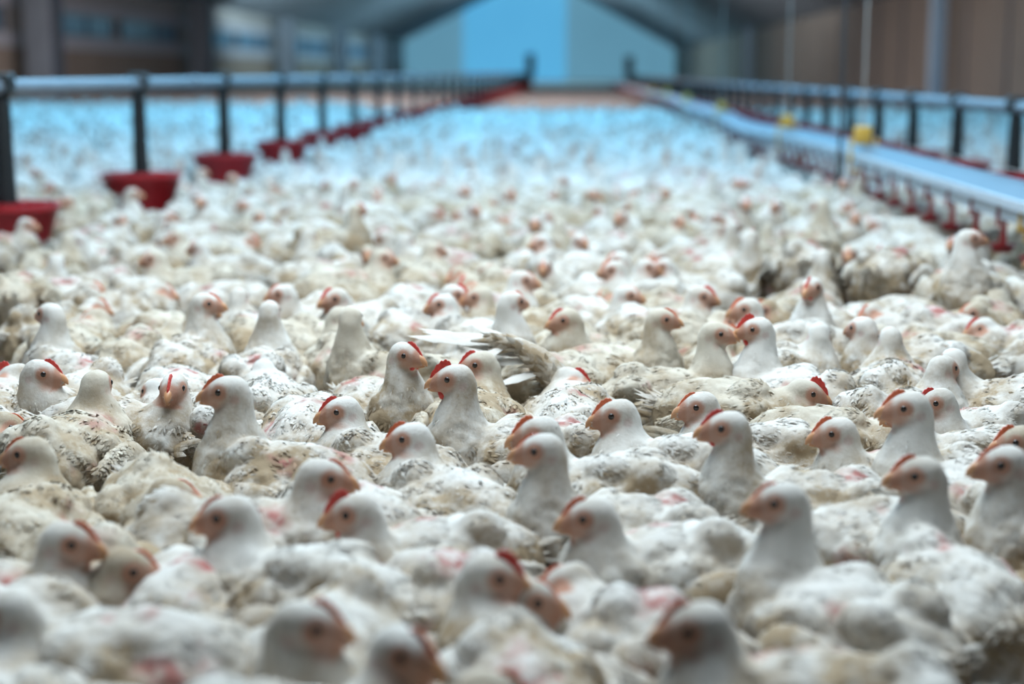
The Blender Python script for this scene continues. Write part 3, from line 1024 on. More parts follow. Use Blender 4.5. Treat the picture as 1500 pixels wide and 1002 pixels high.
# ------------------------------------------------------------------ the birds the photograph singles out
# (head x, head y, pose, body direction, head direction, comb, tint, label)   0 right, 90 away, 180 left, 270 toward the camera
HERO = [
 (305, 440, 'T', 20, 5, 1, 'w', 'upright chicken with orange beak at upper left, facing right'),
 (330, 457, 'M', 40, 0, 0, 't', 'tan-headed chicken peeking from behind the upper-left upright chicken'),
 (133, 426, 'S', 20, 10, 1, 'w', 'upper of two overlapping right-facing heads near left edge'),
 (130, 446, 'S', 350, 0, 1, 'w', 'lower of two overlapping right-facing heads near left edge'),
 (172, 471, 'S', 160, 185, 0, 't', 'chicken with low orange face turned left at upper left'),
 (228, 430, 'S', 20, 350, 0, 'w', 'chicken with tan face toward the right above center left'),
 (217, 488, 'S', 80, 120, 0, 't', 'dusty yellow-winged chicken with half-hidden orange head, upper left'),
 (225, 380, 'M', 190, 190, 0, 't', 'blurred tan-headed chicken facing left at upper left'),
 (290, 364, 'M', 190, 165, 1, 'p', 'blurred pink-headed chicken facing left below the third feeder'),
 (410, 437, 'M', 170, 185, 1, 'w', 'chicken with orange beak facing left beside the backview neck'),
 (375, 440, 'M', 85, 90, 0, 'w', 'chicken seen from behind with short neck and tiny comb'),
 (380, 458, 'T', 95, 90, None, 'w', 'chicken seen from behind with tall thick white neck'),
 (468, 463, 'M', 45, 0, 0, 't', 'chicken with dark tan beak facing right, upper left center'),
 (495, 478, 'S', 30, 350, 0, 't', 'tan chicken low behind the dark-beaked chicken'),
 (45, 455, 'D', 110, 100, None, 't', 'standing chicken with fluffy tan rump at left edge'),
 (112, 462, 'T', 205, 150, None, 'w', 'chicken with bent white neck turned away near left edge'),
 (28, 555, 'M', 290, 0, 2, 'w', 'chicken at left edge with tan face turned right'),
 (66, 552, 'S', 20, 180, 3, 'w', 'chicken with red wattle facing the left-edge chicken'),
 (272, 563, 'M', 265, 270, 2, 'w', 'chicken facing straight at the camera with red comb stripe'),
 (203, 582, 'S', 140, 140, None, 'w', 'chicken with round white hood turned away, left'),
 (170, 556, 'M', 80, 85, None, 't', 'dirty tan chicken seen from behind beside large white rump'),
 (12, 622, 'S', 330, 0, 0, 't', 'brown-faced chicken cut by the left edge, facing right'),
 (345, 584, 'T', 170, 180, 4, 'w', 'chicken with orange-red comb in profile facing left, left center'),
 (366, 552, 'S', 100, 110, 0, 'w', 'chicken with low head turned away, left center'),
 (490, 607, 'M', 160, 195, 2, 'w', 'chicken with small red comb on the left of center aisle'),
 (236, 628, 'G', 110, 110, None, 'p', 'large white rump with pink bare skin at left'),
 (48, 676, 'M', 165, 180, 1, 't', 'pink-faced chicken facing left at left edge below middle'),
 (537, 472, 'T', 100, 95, 0, 't', 'tall dirty tan neck seen from behind with tiny comb'),
 (553, 520, 'T', 310, 330, 2, 'w', 'chicken with broad white breast facing right toward camera'),
 (618, 556, 'T', 195, 180, 3, 'w', 'sharp chicken with big red comb and wattle facing left'),
 (695, 543, 'M', 150, 190, 2, 't', 'chicken with upright red comb in front of the raised wing'),
 (806, 553, 'S', 150, 350, 2, 'w', 'low pink-combed head facing right beside the raised wing'),
 (868, 469, 'M', 200, 190, 2, 't', 'tan-headed chicken with red comb facing left, upper center'),
 (963, 472, 'T', 330, 0, 1, 't', 'dusty cream chicken facing right beyond the raised wing'),
 (1018, 490, 'T', 300, 355, None, 't', 'tan chicken facing right in the dark gap, right of center'),
 (915, 428, 'M', 20, 355, 0, 'w', 'chicken with tan pointed face facing right, upper right center'),
 (988, 436, 'M', 30, 350, 2, 'w', 'chicken with small red comb facing right behind dusty chicken'),
 (847, 434, 'S', 190, 250, 0, 't', 'chicken with low round tan face, upper center'),
 (630, 441, 'M', 170, 190, 2, 'w', 'white-hooded chicken with red comb facing left, upper center'),
 (695, 436, 'M', 10, 0, 2, 'w', 'red-faced chicken facing right toward a beaked neighbor'),
 (738, 434, 'M', 200, 180, 0, 't', 'tan-beaked chicken facing left toward red-faced neighbor'),
 (750, 441, 'T', 80, 40, 1, 'w', 'large chicken seen from behind with grey fluffy tail'),
 (600, 480, 'G', 75, 80, None, 'p', 'chicken with bare pink back seen from behind'),
 (523, 441, 'M', 230, 215, 2, 'w', 'red-combed chicken facing front left behind tall tan neck'),
 (575, 418, 'S', 100, 120, 0, 't', 'blurred tan chicken turned away, upper left center'),
 (685, 402, 'S', 200, 220, 0, 't', 'left of a blurred pair of tan heads, upper center'),
 (712, 402, 'S', 330, 300, 0, 't', 'right of a blurred pair of tan heads, upper center'),
 (757, 415, 'M', 20, 0, 0, 'w', 'blurred tan-headed chicken facing right above grey-tailed chicken'),
 (940, 616, 'M', 175, 185, 4, 'w', 'white chicken with orange comb facing left, right of center'),
 (625, 643, 'M', 195, 180, 4, 'w', 'front chicken below the big-combed one, facing left'),
 (820, 645, 'M', 165, 190, 4, 'w', 'chicken with upright orange-red comb, center front'),
 (768, 672, 'T', 160, 180, 1, 'w', 'large-headed chicken facing left at front center'),
 (1125, 478, 'T', 205, 180, 3, 'w', 'tall proud chicken with red comb and wattle, right center'),
 (1092, 457, 'M', 160, 185, 4, 'w', 'orange-combed head just behind the proud chicken'),
 (1155, 458, 'S', 150, 200, 4, 't', 'dark-eyed head with orange comb above the proud chicken'),
 (1190, 486, 'M', 60, 80, None, 'p', 'ragged pinkish neck behind the proud chicken'),
 (1066, 497, 'S', 20, 0, 4, 't', 'low orange-combed head facing right beside the dark gap'),
 (1053, 478, 'S', 40, 0, 0, 't', 'low tan head facing right behind the orange-combed one'),
 (1034, 445, 'S', 170, 190, 0, 'w', 'blurred chicken facing left behind tan right-facing chicken'),
 (1228, 424, 'T', 260, 240, 2, 'w', 'narrow-faced upright chicken facing the camera, right'),
 (1262, 489, 'M', 110, 130, None, 'w', 'chicken with streaky white nape seen from behind, right'),
 (1292, 491, 'S', 150, 190, 0, 't', 'round tan face beside the streaky white nape'),
 (1230, 484, 'G', 200, 250, 1, 'w', 'low resting head left of the streaky white nape'),
 (1337, 498, 'M', 80, 85, 0, 'w', 'chicken with upright white nape and tiny comb, right'),
 (1377, 536, 'M', 85, 95, None, 'w', 'left of two streaky napes near the right edge'),
 (1404, 538, 'M', 70, 40, None, 'w', 'right of two streaky napes near the right edge'),
 (1316, 461, 'S', 170, 215, 1, 'p', 'pink-faced chicken turned front left below drinker cups'),
 (1387, 455, 'S', 210, 190, 0, 't', 'tan-faced chicken beside the drinking chicken'),
 (1402, 477, 'S', 170, 185, 2, 'w', 'red-combed chicken facing left at the drinking chicken feet'),
 (1438, 355, 'U', 250, 0, 0, 'w', 'standing chicken with white breast drinking from red cup'),
 (1492, 385, 'U', 230, 190, 2, 'w', 'standing chicken cut by right edge beside drinking chicken'),
 (1243, 372, 'M', 200, 260, 0, 't', 'blurred chicken with dark tan face below the winch cord'),
 (1175, 400, 'D', 85, 90, None, 'w', 'large fluffy rump of standing chicken, upper right'),
 (1300, 415, 'D', 60, 60, None, 'w', 'ruffled white standing rump below the drinker cups'),
 (1208, 585, 'S', 350, 0, 3, 't', 'cream hooded chicken with red comb facing right'),
 (1070, 598, 'M', 180, 190, 1, 'w', 'orange-faced chicken facing left below the proud chicken'),
 (1028, 634, 'T', 185, 180, 2, 'w', 'pink-combed chicken facing left, front right of center'),
 (1296, 590, 'T', 170, 180, 4, 'w', 'rear of clustered heads with spiky orange comb, right'),
 (1286, 606, 'M', 200, 190, 1, 'w', 'middle head of the clustered orange-combed heads, right'),
 (1330, 614, 'S', 330, 0, 0, 't', 'tan head facing right out of the clustered heads'),
 (1265, 643, 'M', 190, 180, 4, 'w', 'front of the clustered heads with long orange comb'),
 (1414, 597, 'M', 160, 190, 2, 'w', 'red-combed chicken facing left near the right edge'),
 (1440, 642, 'M', 170, 185, 4, 't', 'orange-combed chicken behind a white one, right edge'),
 (1475, 552, 'M', 60, 75, None, 't', 'chicken with brown dirty wing at right edge'),
 (1312, 685, 'T', 175, 180, 4, 'w', 'large orange-faced chicken behind the big stained one'),
 (1095, 728, 'T', 210, 180, 1, 'w', 'big stained-bellied chicken in right foreground, facing left'),
 (1415, 675, 'T', 165, 185, 1, 'w', 'white chicken with pink cheek at right edge foreground'),
 (1004, 940, 'M', 190, 180, 4, 'w', 'blurred orange-faced chicken at bottom edge right of center'),
 (1160, 1010, 'S', 20, 40, 3, 't', 'red comb poking up at the bottom edge'),
 (1400, 850, 'G', 190, 170, None, 'w', 'body with tan wing right of the big stained chicken'),
 (262, 740, 'S', 300, 10, 0, 't', 'cream-headed chicken facing right, left foreground'),
 (303, 755, 'M', 170, 180, 1, 'w', 'pink-beaked chicken facing left, meeting the cream-headed one'),
 (463, 712, 'M', 350, 10, 1, 'w', 'tan-faced chicken with long neck facing right, left foreground'),
 (378, 690, 'G', 95, 90, None, 'w', 'white rump seen from behind, left foreground'),
 (143, 803, 'M', 340, 0, 4, 'w', 'brown-faced chicken facing right in lower left'),
 (243, 826, 'S', 20, 0, 1, 't', 'low cream head facing right in lower left'),
 (28, 882, 'M', 170, 180, 4, 'w', 'large blurred chicken facing left in bottom left corner'),
 (410, 906, 'M', 200, 10, 4, 'w', 'blurred chicken facing right with orange forehead, bottom left'),
 (95, 985, 'G', 60, 60, None, 'w', 'white back filling the bottom left corner'),
 (215, 945, 'G', 85, 80, None, 'p', 'reddish bare back in the bottom left foreground'),
 (12, 790, 'G', 100, 100, None, 't', 'ruffled tail end of a chicken at left edge'),
 (535, 757, 'M', 175, 185, 3, 'w', 'red-combed blurred chicken facing left, front center left'),
 (695, 832, 'M', 30, 5, 3, 'w', 'front chicken with bright red comb facing right'),
 (735, 880, 'S', 350, 0, 0, 'w', 'chicken with tan pointed beak facing right, bottom center'),
 (645, 945, 'M', 300, 330, 4, 'w', 'large blurred orange-combed chicken at bottom center'),
 (824, 768, 'M', 165, 180, 4, 'w', 'chicken with tall pinkish comb facing left, front center'),
 (812, 840, 'S', 180, 185, 1, 'w', 'orange-beaked chicken facing left beside the dark hollow'),
 (860, 930, 'G', 160, 160, None, 'w', 'white back below the dark hollow, bottom center'),
 (690, 1000, 'S', 20, 10, 4, 't', 'cream head with orange comb at the bottom edge'),
 (530, 850, 'G', 120, 130, None, 'w', 'white chicken back with pink patches, lower left center'),
 (330, 985, 'G', 190, 180, None, 'w', 'white back at the bottom edge, left of center'),
 (800, 590, 'G', 30, 30, None, 't', 'chicken stretching a long feathered wing over its back'),
 (40, 330, 'M', 30, 0, 1, 'w', 'chicken reaching into the left-edge red feeder'),
 (100, 352, 'M', 80, 100, 0, 't', 'blurred brown chicken beside the left-edge red feeder'),
 (195, 285, 'T', 60, 20, 0, 'w', 'blurred chicken with raised neck before the widest feeder'),
 (288, 290, 'M', 300, 330, 0, 'w', 'white hooded chicken right of the widest red feeder'),
 (567, 378, 'M', 30, 0, 0, 't', 'blurred tan-headed chicken facing right, upper center left'),
 (635, 367, 'M', 60, 30, 0, 't', 'blurred chicken with grey-tan neck, upper center'),
 (860, 397, 'M', 190, 185, 1, 'w', 'left one of three blurred brown heads in a row'),
 (900, 387, 'M', 200, 180, 1, 'w', 'middle one of three blurred brown heads in a row'),
 (937, 394, 'M', 210, 200, 1, 'w', 'right one of three blurred brown heads in a row'),
 (983, 395, 'M', 20, 350, 0, 'w', 'blurred head right of the three brown heads'),
 (1205, 300, 'U', 60, 90, None, 't', 'blurred brown chicken standing under the dark winch cord'),
]
birds = []
RAISED = None
for hx, hy, pose, bd, hd, comb, tint, label in HERO:
    sc_ = random.uniform(0.96, 1.05)
    turn = snap(wrap(hd - bd))
    yaw = wrap(hd - turn)
    p = place_head(hx, hy, pose, sc_)
    off = POSE[pose][0] * sc_
    headed = not (comb is None and pose in 'GD')
    if not headed:                          # anchored by the rump, not the head
        p = at_z(hx, hy, (0.11 + POSE[pose][2]) * sc_)
        off = -0.02
    a = math.radians(yaw)
    b = Bird(p.x - off * math.cos(a), p.y - off * math.sin(a), yaw, pose, turn, comb, tint, sc_, 0)
    b.hp, b.off, b.hd, b.bd, b.headed, b.dx, b.dy = p, off, hd, bd, headed, 0.0, 0.0
    b.label = label
    b.hero = True
    b.feet = 'rump with pink' in label
    if 'long feathered wing' in label: RAISED = b
    birds.append(b)

FEED = [(LX, y, 0.17) for y in left_y] + [(RX, y, 0.17) for y in right_y]


def overlap_cost(b, others, dm):
    c = 0.0
    cb = b.circles()
    for o in others:
        if o is b or abs(o.x - b.x) + abs(o.y - b.y) > 0.5: continue
        for p in cb:
            for q in o.circles():
                d = math.hypot(p[0] - q[0], p[1] - q[1])
                if d < dm: c += (dm - d)
    for fx, fy, fr_ in FEED:
        for p in cb:
            d = math.hypot(p[0] - fx, p[1] - fy)
            if d < fr_ + 0.07: c += 2 * (fr_ + 0.07 - d)
    return c


def set_turn(b, turn):
    b.turn = turn
    b.yaw = wrap(b.hd - turn)
    a = math.radians(b.yaw)
    b.x = b.hp.x + b.dx - b.off * math.cos(a)
    b.y = b.hp.y + b.dy - b.off * math.sin(a)


def hides_pan(x, y, n=5):
    for i, fy in enumerate(left_y):
        d = fy - y
        if 0 < d < (1.15 if i < n else 0.8) and abs(x - LX * (1 - d / fy)) < 0.19: return True
    for fy in right_y:
        d = fy - y
        if 0 < d < 1.3 and abs(x - RX * (1 - d / fy)) < 0.20: return True
    if 0.2 < x < DX + 0.10 and y * DX / x - y < 0.12 + 0.075 * y: return True
    return False


DMIN = 0.142
for rnd in range(8):
    for b in birds:                                  # which way each body lies under its head
        if not b.headed: continue
        best = None
        for t in TURNS:
            set_turn(b, t)
            dev = abs(wrap(b.yaw - b.bd))
            if dev > 80: continue
            c = overlap_cost(b, birds, DMIN) + dev * 0.0008
            if best is None or c < best[0]: best = (c, t)
        set_turn(b, best[1] if best else snap(wrap(b.hd - b.bd)))
    for it in range(25):                             # nudge crowded birds apart a little
        for i, a in enumerate(birds):
            ca = a.circles()
            for b in birds[i + 1:]:
                if abs(a.x - b.x) + abs(a.y - b.y) > 0.45: continue
                d, p, q = min(((math.hypot(p[0] - q[0], p[1] - q[1]), p, q) for p in ca for q in b.circles()), key=lambda t: t[0])
                if d < DMIN:
                    k = (DMIN - d) * 0.2 / max(d, 1e-4)
                    for bb, sg in ((a, 1), (b, -1)):
                        ddx, ddy = bb.dx + sg * (p[0] - q[0]) * k, bb.dy + sg * (p[1] - q[1]) * k
                        lim = (0.018 + 0.012 * bb.hp.y) if bb.headed else 0.10
                        m = math.hypot(ddx, ddy)
                        if m > lim: ddx *= lim / m; ddy *= lim / m
                        bb.x += ddx - bb.dx; bb.y += ddy - bb.dy
                        bb.dx, bb.dy = ddx, ddy
                    ca = a.circles()
crowded = [(overlap_cost(b, birds, DMIN), b) for b in birds]
for c, b in sorted(crowded, key=lambda t: -t[0]):    # a rump with no room left under the heads is dropped
    if not b.headed and overlap_cost(b, birds, DMIN) > 0.30 and 'rump with pink' not in b.label and 'wing' not in b.label:
        birds.remove(b)
        print('dropped', b.label)
print('crowding', sorted(round(c, 2) for c, b in crowded)[-30:])

# ------------------------------------------------------------------ the birds filling in between them (as far as 300 reach)
def in_view(x, y, z, mx=60, my=60):
    if y < 0.35: return False
    u, v = to_px((x, y, z))
    return -mx < u < 1500 + mx and v < 1002 + my


circ = [c for b in birds for c in b.circles()]
fill = []
rr = random.Random(11)
YFAR = 5.05 * K
cand = []
y = 0.75
while y < YFAR:
    half = 0.38 * y + 0.25
    x = -half - 0.06 * y
    while x < half:
        cand.append((x + rr.uniform(-0.02, 0.02), y + rr.uniform(-0.02, 0.02)))
        x += 0.035
    y += 0.035
cand.sort(key=lambda p: p[1] + rr.uniform(0, 0.35))
from collections import defaultdict
grid = defaultdict(list)
for c in circ: grid[(int(c[0] // 0.2), int(c[1] // 0.2))].append(c)


def free(b, dmin):
    for p in b.circles():
        gx, gy = int(p[0] // 0.2), int(p[1] // 0.2)
        for i in (-1, 0, 1):
            for j in (-1, 0, 1):
                for q in grid[(gx + i, gy + j)]:
                    if (p[0] - q[0]) ** 2 + (p[1] - q[1]) ** 2 < dmin * dmin: return False
        for fx, fy, fr_ in FEED:
            if (p[0] - fx) ** 2 + (p[1] - fy) ** 2 < (fr_ + 0.055) ** 2: return False
    return True


GAPS = [(1080, 900, 1500, 1010), (760, 800, 850, 905), (985, 545, 1065, 605), (550, 590, 610, 660), (60, 665, 165, 730), (0, 495, 95, 530), (255, 745, 320, 805)]
for x, y in cand:
    if len(birds) + len(fill) >= 317: break
    if not in_view(x, y, 0.08, 12, 40): continue
    u0, v0 = to_px((x, y, 0.05))
    if any(e[0] < u0 < e[2] and e[1] < v0 < e[3] for e in GAPS): continue
    if hides_pan(x, y): continue
    before_pan = any(abs(x - fx) < 0.30 and -0.55 < y - fy < 0.1 for fx, fy, _ in FEED)
    near_zone = y < 2.6 * K
    for tr in range(5):
        pose = rr.choices('TMSGU', (0, 2, 4, 5, 0) if near_zone else (1.3, 5, 4.5, 3, 0.2))[0]
        if before_pan: pose = 'S' if rr.random() < 0.4 else 'G'
        yaw = rr.uniform(-180, 180)
        turn = rr.choice(TURNS)
        comb = rr.choices((None, 0, 1, 2, 4), (1, 4, 3, 2, 1))[0]
        b = Bird(x, y, yaw, pose, turn, comb, rr.choices('wtp', (7, 1.6, 1))[0], rr.uniform(0.92, 1.05), 0)
        if free(b, 0.168 if near_zone else 0.150):
            b.hero = False
            b.full = y < 3.6 * K
            fill.append(b)
            for c in b.circles(): grid[(int(c[0] // 0.2), int(c[1] // 0.2))].append(c)
            break
print('near fill', sum(b.y < 2.6 * K for b in fill), 'near hero', sum(b.y < 2.6 * K for b in birds))
print('heroes', len(birds), 'fillers', len(fill), 'last y', max(b.y for b in fill))

# labels for the fillers: told from their nearest singled-out neighbour
used = set(b.label for b in birds)


def facing_word(b):
    d = (b.yaw + b.turn) % 360
    return 'facing right' if d < 45 or d > 315 else 'facing away' if d < 135 else 'facing left' if d < 225 else 'facing the camera'


for b in fill:
    col = {'w': 'white', 't': 'tan', 'p': 'pinkish'}[b.tint]
    if b.y > 2.75 * K:
        side = 'left feed pipe' if b.x < -0.75 else 'drinker rail' if b.x > 0.35 else 'middle of the aisle'
        rng_ = 'closer' if b.y < 3.8 * K else 'farther'
        lean = facing_word(b)
        b.label = f'{rng_} blurred {col} chicken {lean} in the crowd by the {side}'
        b.group = f'blurred {col} chickens {lean} by the {side}, {rng_}'
        continue
    order = sorted(birds, key=lambda h: math.hypot(h.x - b.x, h.y - b.y))
    ok = None
    for h in order[:6]:
        ua, va = to_px((b.x, b.y, 0.1)); ub, vb = to_px((h.x, h.y, 0.1))
        rels = ['right of' if ua > ub else 'left of', 'behind' if b.y > h.y else 'in front of']
        if abs(va - vb) * 2 > abs(ua - ub): rels.reverse()
        for rel in rels[:1] if abs(ua - ub) > 3 * abs(va - vb) or abs(va - vb) > abs(ua - ub) else rels:
            for lb in (f'low {col} chicken {rel} the {h.label}',):
                if len(lb.split()) <= 16 and lb not in used:
                    ok = lb; break
            if ok: break
        if ok: break
    if ok is None:
        h = order[0]
        ok = f'{facing_word(b).replace("facing ", "")}-turned {col} chicken near the {h.label}'.replace('the camera-turned', 'front-turned')
        k = 1
        while ok in used or len(ok.split()) > 16:
            h = order[k]; k += 1
            ok = f'{col} chicken near the {h.label}'
    used.add(ok)
    b.label = ok

keys = sorted({(b.pose, b.turn, b.var) for b in birds + fill})
make_bodies(keys)
ROOTS = []
for b in birds + fill:
    r = build_bird(b)
    ROOTS.append(r)
    if b is RAISED:
        # the stretched wing: an arm arching up with long feathers swept to the left
        A = at_z(826, 584, 0.14); B1 = A + Vector((-0.045, 0.02, 0.062)); B2 = A + Vector((-0.105, 0.03, 0.088)); B3 = A + Vector((-0.15, 0.03, 0.086))
        inv = (Matrix.Translation((b.x, b.y, 0)) @ Matrix.Rotation(math.radians(b.yaw), 4, 'Z') @ Matrix.Scale(b.scale, 4)).inverted()
        ptsW = [A, A.lerp(B1, 0.5) + Vector((0.004, 0, 0.006)), B1, B1.lerp(B2, 0.5) + Vector((0, 0, 0.006)), B2, B3]
        ptsW = [inv @ p for p in ptsW]
        mb = MB().tube(ptsW, [0.020, 0.024, 0.020, 0.013, 0.008, 0.003], 14)
        me = mb.mesh('arm', M['t'])
        n = len(me.vertices)
        V = np.array([v.co[:] for v in me.vertices]); fcs = [tuple(p.vertices) for p in me.polygons]
        rg = np.random.default_rng(5)
        ref = np.array([list(p) for p in ptsW])
        R3 = np.array(inv.to_3x3())
        t = rg.uniform(0, 0.8, 260)
        seg = np.minimum((t * 5).astype(int), 4); fr_ = t * 5 - seg
        pos = ref[seg] * (1 - fr_)[:, None] + ref[seg + 1] * fr_[:, None]
        ang = rg.uniform(0, 6.28, 260)
        up = np.array([0, 0, 1.0]); toward = R3 @ np.array([0.2, -1, 0.0]); toward /= np.linalg.norm(toward)
        nr = up * np.sin(ang)[:, None] + toward * np.cos(ang)[:, None]
        pos = pos + nr * (0.021 * (1 - 0.75 * t))[:, None]
        fl = ref[np.minimum(seg + 1, 5)] - ref[seg]
        cc = np.zeros((260, 4)); cc[:, 3] = 1; cc[:, 2] = rg.uniform(0.5, 1, 260)
        V1, F1, C1 = cards(pos, nr, fl, rg.uniform(0.018, 0.034, 260), rg.uniform(0.006, 0.010, 260), np.abs(rg.normal(0.1, 0.1, 260)), cc, rg)
        n2 = 16
        t = np.linspace(0.25, 1, n2)
        seg = np.minimum((t * 5).astype(int), 4); fr_ = t * 5 - seg
        pos = ref[seg] * (1 - fr_)[:, None] + ref[seg + 1] * fr_[:, None] + np.array([0, 0, 1]) * np.linspace(0.004, 0.0, n2)[:, None]
        wl_ = np.stack([-1 + 0 * t, 0.15 + 0.3 * (1 - t), -0.12 - 0.55 * (1 - t)], 1)
        fl = wl_ @ R3.T
        nr = np.tile(R3 @ np.array([-0.1, -0.45, 0.9]), (n2, 1)); nr /= np.linalg.norm(nr, axis=1)[:, None]
        cc = np.zeros((n2, 4)); cc[:, 3] = 1; cc[:, 2] = 0.15
        V2, F2, C2 = cards(pos, nr, fl, np.full(n2, 0.105), np.full(n2, 0.020), np.full(n2, 0.10), cc, np.random.default_rng(3))
        V0c = np.zeros((n, 4)); V0c[:, 3] = 1; V0c[:, 2] = 0.9
        link('raised_wing', mesh_np('raised_wing', np.concatenate([V, V1, V2]), fcs + [tuple(i + n for i in f) for f in F1] + [tuple(i + n + len(V1) for i in f) for f in F2], (M['w'],), True, {'mask': np.concatenate([V0c, C1, C2])}), r)

# ------------------------------------------------------------------ the thousands farther down the house: one mass
def low_bird(pose, turn):
    """coarse bird: rings along the spine"""
    hx, hz, lift = POSE[pose]
    P, WY, WZ, _, Hm = spine_samples(pose, turn)
    sel = list(range(0, len(P), 2)) + ([len(P) - 1] if (len(P) - 1) % 2 else [])
    V, Fc, col = [], [], []
    ns = 7
    inv = Hm.inverted()
    pts = [P[i] for i in sel]
    for j, i in enumerate(sel):
        tg = (pts[min(j + 1, len(pts) - 1)] - pts[max(j - 1, 0)]).normalized()
        side = Vector((0, 1, 0)); side = (side - tg * side.dot(tg)).normalized()
        up = tg.cross(side) * -1
        for k in range(ns):
            a = 2 * math.pi * k / ns + math.pi / 2
            v = P[i] + side * (WY[i] * 1.05 * math.cos(a)) + up * (WZ[i] * math.sin(a)) * -1
            V.append(v[:])
            q = inv @ v
            f = 0.6 if (q.length < 0.05 and q.x > 0.0 and q.z < 0.014) else 0.0
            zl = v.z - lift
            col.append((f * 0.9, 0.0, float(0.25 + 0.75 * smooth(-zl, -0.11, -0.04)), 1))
    for j in range(len(sel) - 1):
        for k in range(ns):
            Fc.append((j * ns + k, j * ns + (k + 1) % ns, (j + 1) * ns + (k + 1) % ns, (j + 1) * ns + k))
    b0 = (len(sel) - 1) * ns
    V.append((Hm @ Vector((0.043, 0, -0.006)))[:]); col.append((0.9, 0, 0.3, 1))
    for k in range(ns):
        Fc.append((b0 + k, b0 + (k + 1) % ns, len(V) - 1, len(V) - 1))
    return np.array(V), Fc, np.array(col)


LOWS = [low_bird(p, t) for p, t in (('M', 0), ('M', 50), ('S', -50), ('S', 0), ('T', 50), ('T', -50), ('G', 0), ('G', 50), ('S', 50), ('S', 95))]
rg = np.random.default_rng(21)
pts = []
y = YFAR + 0.05
while y < 21.0 * K:
    step = 0.235 + 0.007 * max(0, y - 10)
    hl = min(0.56 / K * y + 1.2, 14.6)
    hr = min(0.45 / K * y + 1.2, 7.4)
    x = -hl
    while x < hr:
        pts.append((x + rg.uniform(-0.07, 0.07), y + rg.uniform(-0.07, 0.07)))
        x += step * 0.92
    y += step
keep = []
for x, y in pts:
    if rg.random() < 0.08: continue
    if y > (15.0 if x > -3.5 else 18.5) * K + 0.8 * math.sin(x * 1.7) and rg.random() < 0.35 + (y / K - (15.0 if x > -3.5 else 18.5)) / 2.2: continue
    if any(abs(y - fy) < 0.62 and abs(x - fx) < 0.27 and -0.60 < y - fy < 0.27 and (y - fy > -0.27 or abs(x - fx) < 0.16) for fx, fy, _ in FEED): continue
    if hides_pan(x, y): continue
    keep.append((x, y))
# the same mass goes on beside the aisle in view
y = 0.9
while y < YFAR + 0.05:
    x = -0.36 * y - 1.3
    while x < 0.30 * y + 1.2:
        q = (x + rg.uniform(-0.05, 0.05), y + rg.uniform(-0.05, 0.05))
        u, v = to_px((q[0], q[1], 0.1))
        m = 0.17 * F / q[1]
        if (u < -m or u > 1500 + m) and all((q[0] - fx) ** 2 + (q[1] - fy) ** 2 > 0.27 ** 2 for fx, fy, _ in FEED) and abs(q[0] - DX) > 0.02:
            if all((q[0] - b.x) ** 2 + (q[1] - b.y) ** 2 > 0.20 ** 2 for b in birds + fill): keep.append(q)
        x += 0.225
    y += 0.235
VV, CC, LI, base = [], [], [], 0
for x, y in keep:
    V, Fc, col = LOWS[rg.integers(len(LOWS))]
    a = rg.uniform(0, 2 * math.pi); s = rg.uniform(0.92, 1.06)
    R = np.array([[math.cos(a), -math.sin(a), 0], [math.sin(a), math.cos(a), 0], [0, 0, 1]]) * s
    Q = V @ R.T + np.array([x, y, 0.0])
    VV.append(Q)
    c = col.copy()
    tintv = rg.random()
    c[:, 2] = np.clip(c[:, 2] * (0.5 + 1.0 * tintv), 0, 1)
    if rg.random() < 0.18:
        c[:, 1] = 0.55 * (V[:, 2] > 0.1) * (V[:, 0] < 0.02)
    CC.append(c)
    LI.append(base + np.array([(f[0], f[1], f[2], f[3]) for f in Fc]))
    base += len(V)
VV = np.concatenate(VV); CC = np.concatenate(CC); LI = np.concatenate(LI)
tri = LI[:, 2] == LI[:, 3]
me = bpy.data.meshes.new('flock')
lt = np.where(tri, 3, 4)
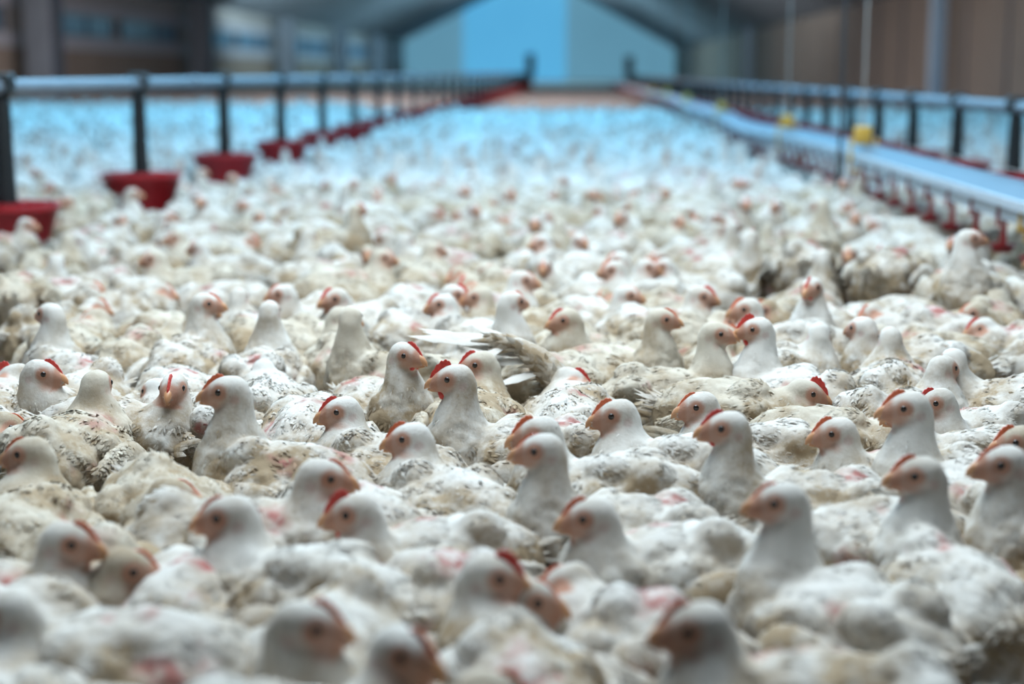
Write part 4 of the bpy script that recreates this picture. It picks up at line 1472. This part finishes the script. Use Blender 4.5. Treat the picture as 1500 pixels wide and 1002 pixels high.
flat = LI.ravel()
mask = np.ones(LI.shape, bool); mask[tri, 3] = False
loops = LI[mask]
me.vertices.add(len(VV)); me.vertices.foreach_set('co', VV.ravel().astype(np.float32))
me.loops.add(len(loops)); me.loops.foreach_set('vertex_index', loops.astype(np.int32))
me.polygons.add(len(lt))
me.polygons.foreach_set('loop_start', np.concatenate([[0], np.cumsum(lt)[:-1]]).astype(np.int32))
me.polygons.foreach_set('loop_total', lt.astype(np.int32))
me.update(calc_edges=True)
me.validate()
me.polygons.foreach_set('use_smooth', [True] * len(me.polygons))
at = me.color_attributes.new('mask', 'FLOAT_COLOR', 'POINT')
at.data.foreach_set('color', CC.astype(np.float32).ravel())
me.materials.append(M['far'])
fo = link('chicken_flock', me)
tag(fo, 'mass of white chickens far down and along the barn', 'chickens', None, 'stuff')
print('flock', len(keep), 'verts', len(VV))

# birds wholly hidden behind others are left out
bpy.context.view_layer.update()
dg = bpy.context.evaluated_depsgraph_get()
def shows(r, b):
    a = math.radians(b.yaw)
    c, sn = math.cos(a), math.sin(a)
    hx, hz, lift = POSE[b.pose]
    for (lx, ly, lz) in ((hx, 0, hz + 0.012), (0, 0, 0.185 + lift), (-0.06, 0, 0.178 + lift), (0.04, 0.04, 0.16 + lift), (0.04, -0.04, 0.16 + lift), (-0.05, 0.05, 0.155 + lift), (-0.05, -0.05, 0.155 + lift)):
        p = Vector((b.x + b.scale * (lx * c - ly * sn), b.y + b.scale * (lx * sn + ly * c), lz * b.scale))
        u, v = to_px(p)
        if not (0 < u < 1500 and 0 < v < 1002): continue
        hit, loc, _, _, o, _ = sc.ray_cast(dg, CAM, (p - CAM).normalized())
        if hit:
            while o.parent: o = o.parent
            if o == r or (loc - CAM).length > (p - CAM).length: return True
    return False


gone = [r for r, b in zip(ROOTS, birds + fill) if not shows(r, b)]
for r in gone:
    for ch in list(r.children):
        bpy.data.objects.remove(ch)
    bpy.data.objects.remove(r)
print('left out', len(gone), 'kept', len(ROOTS) - len(gone))
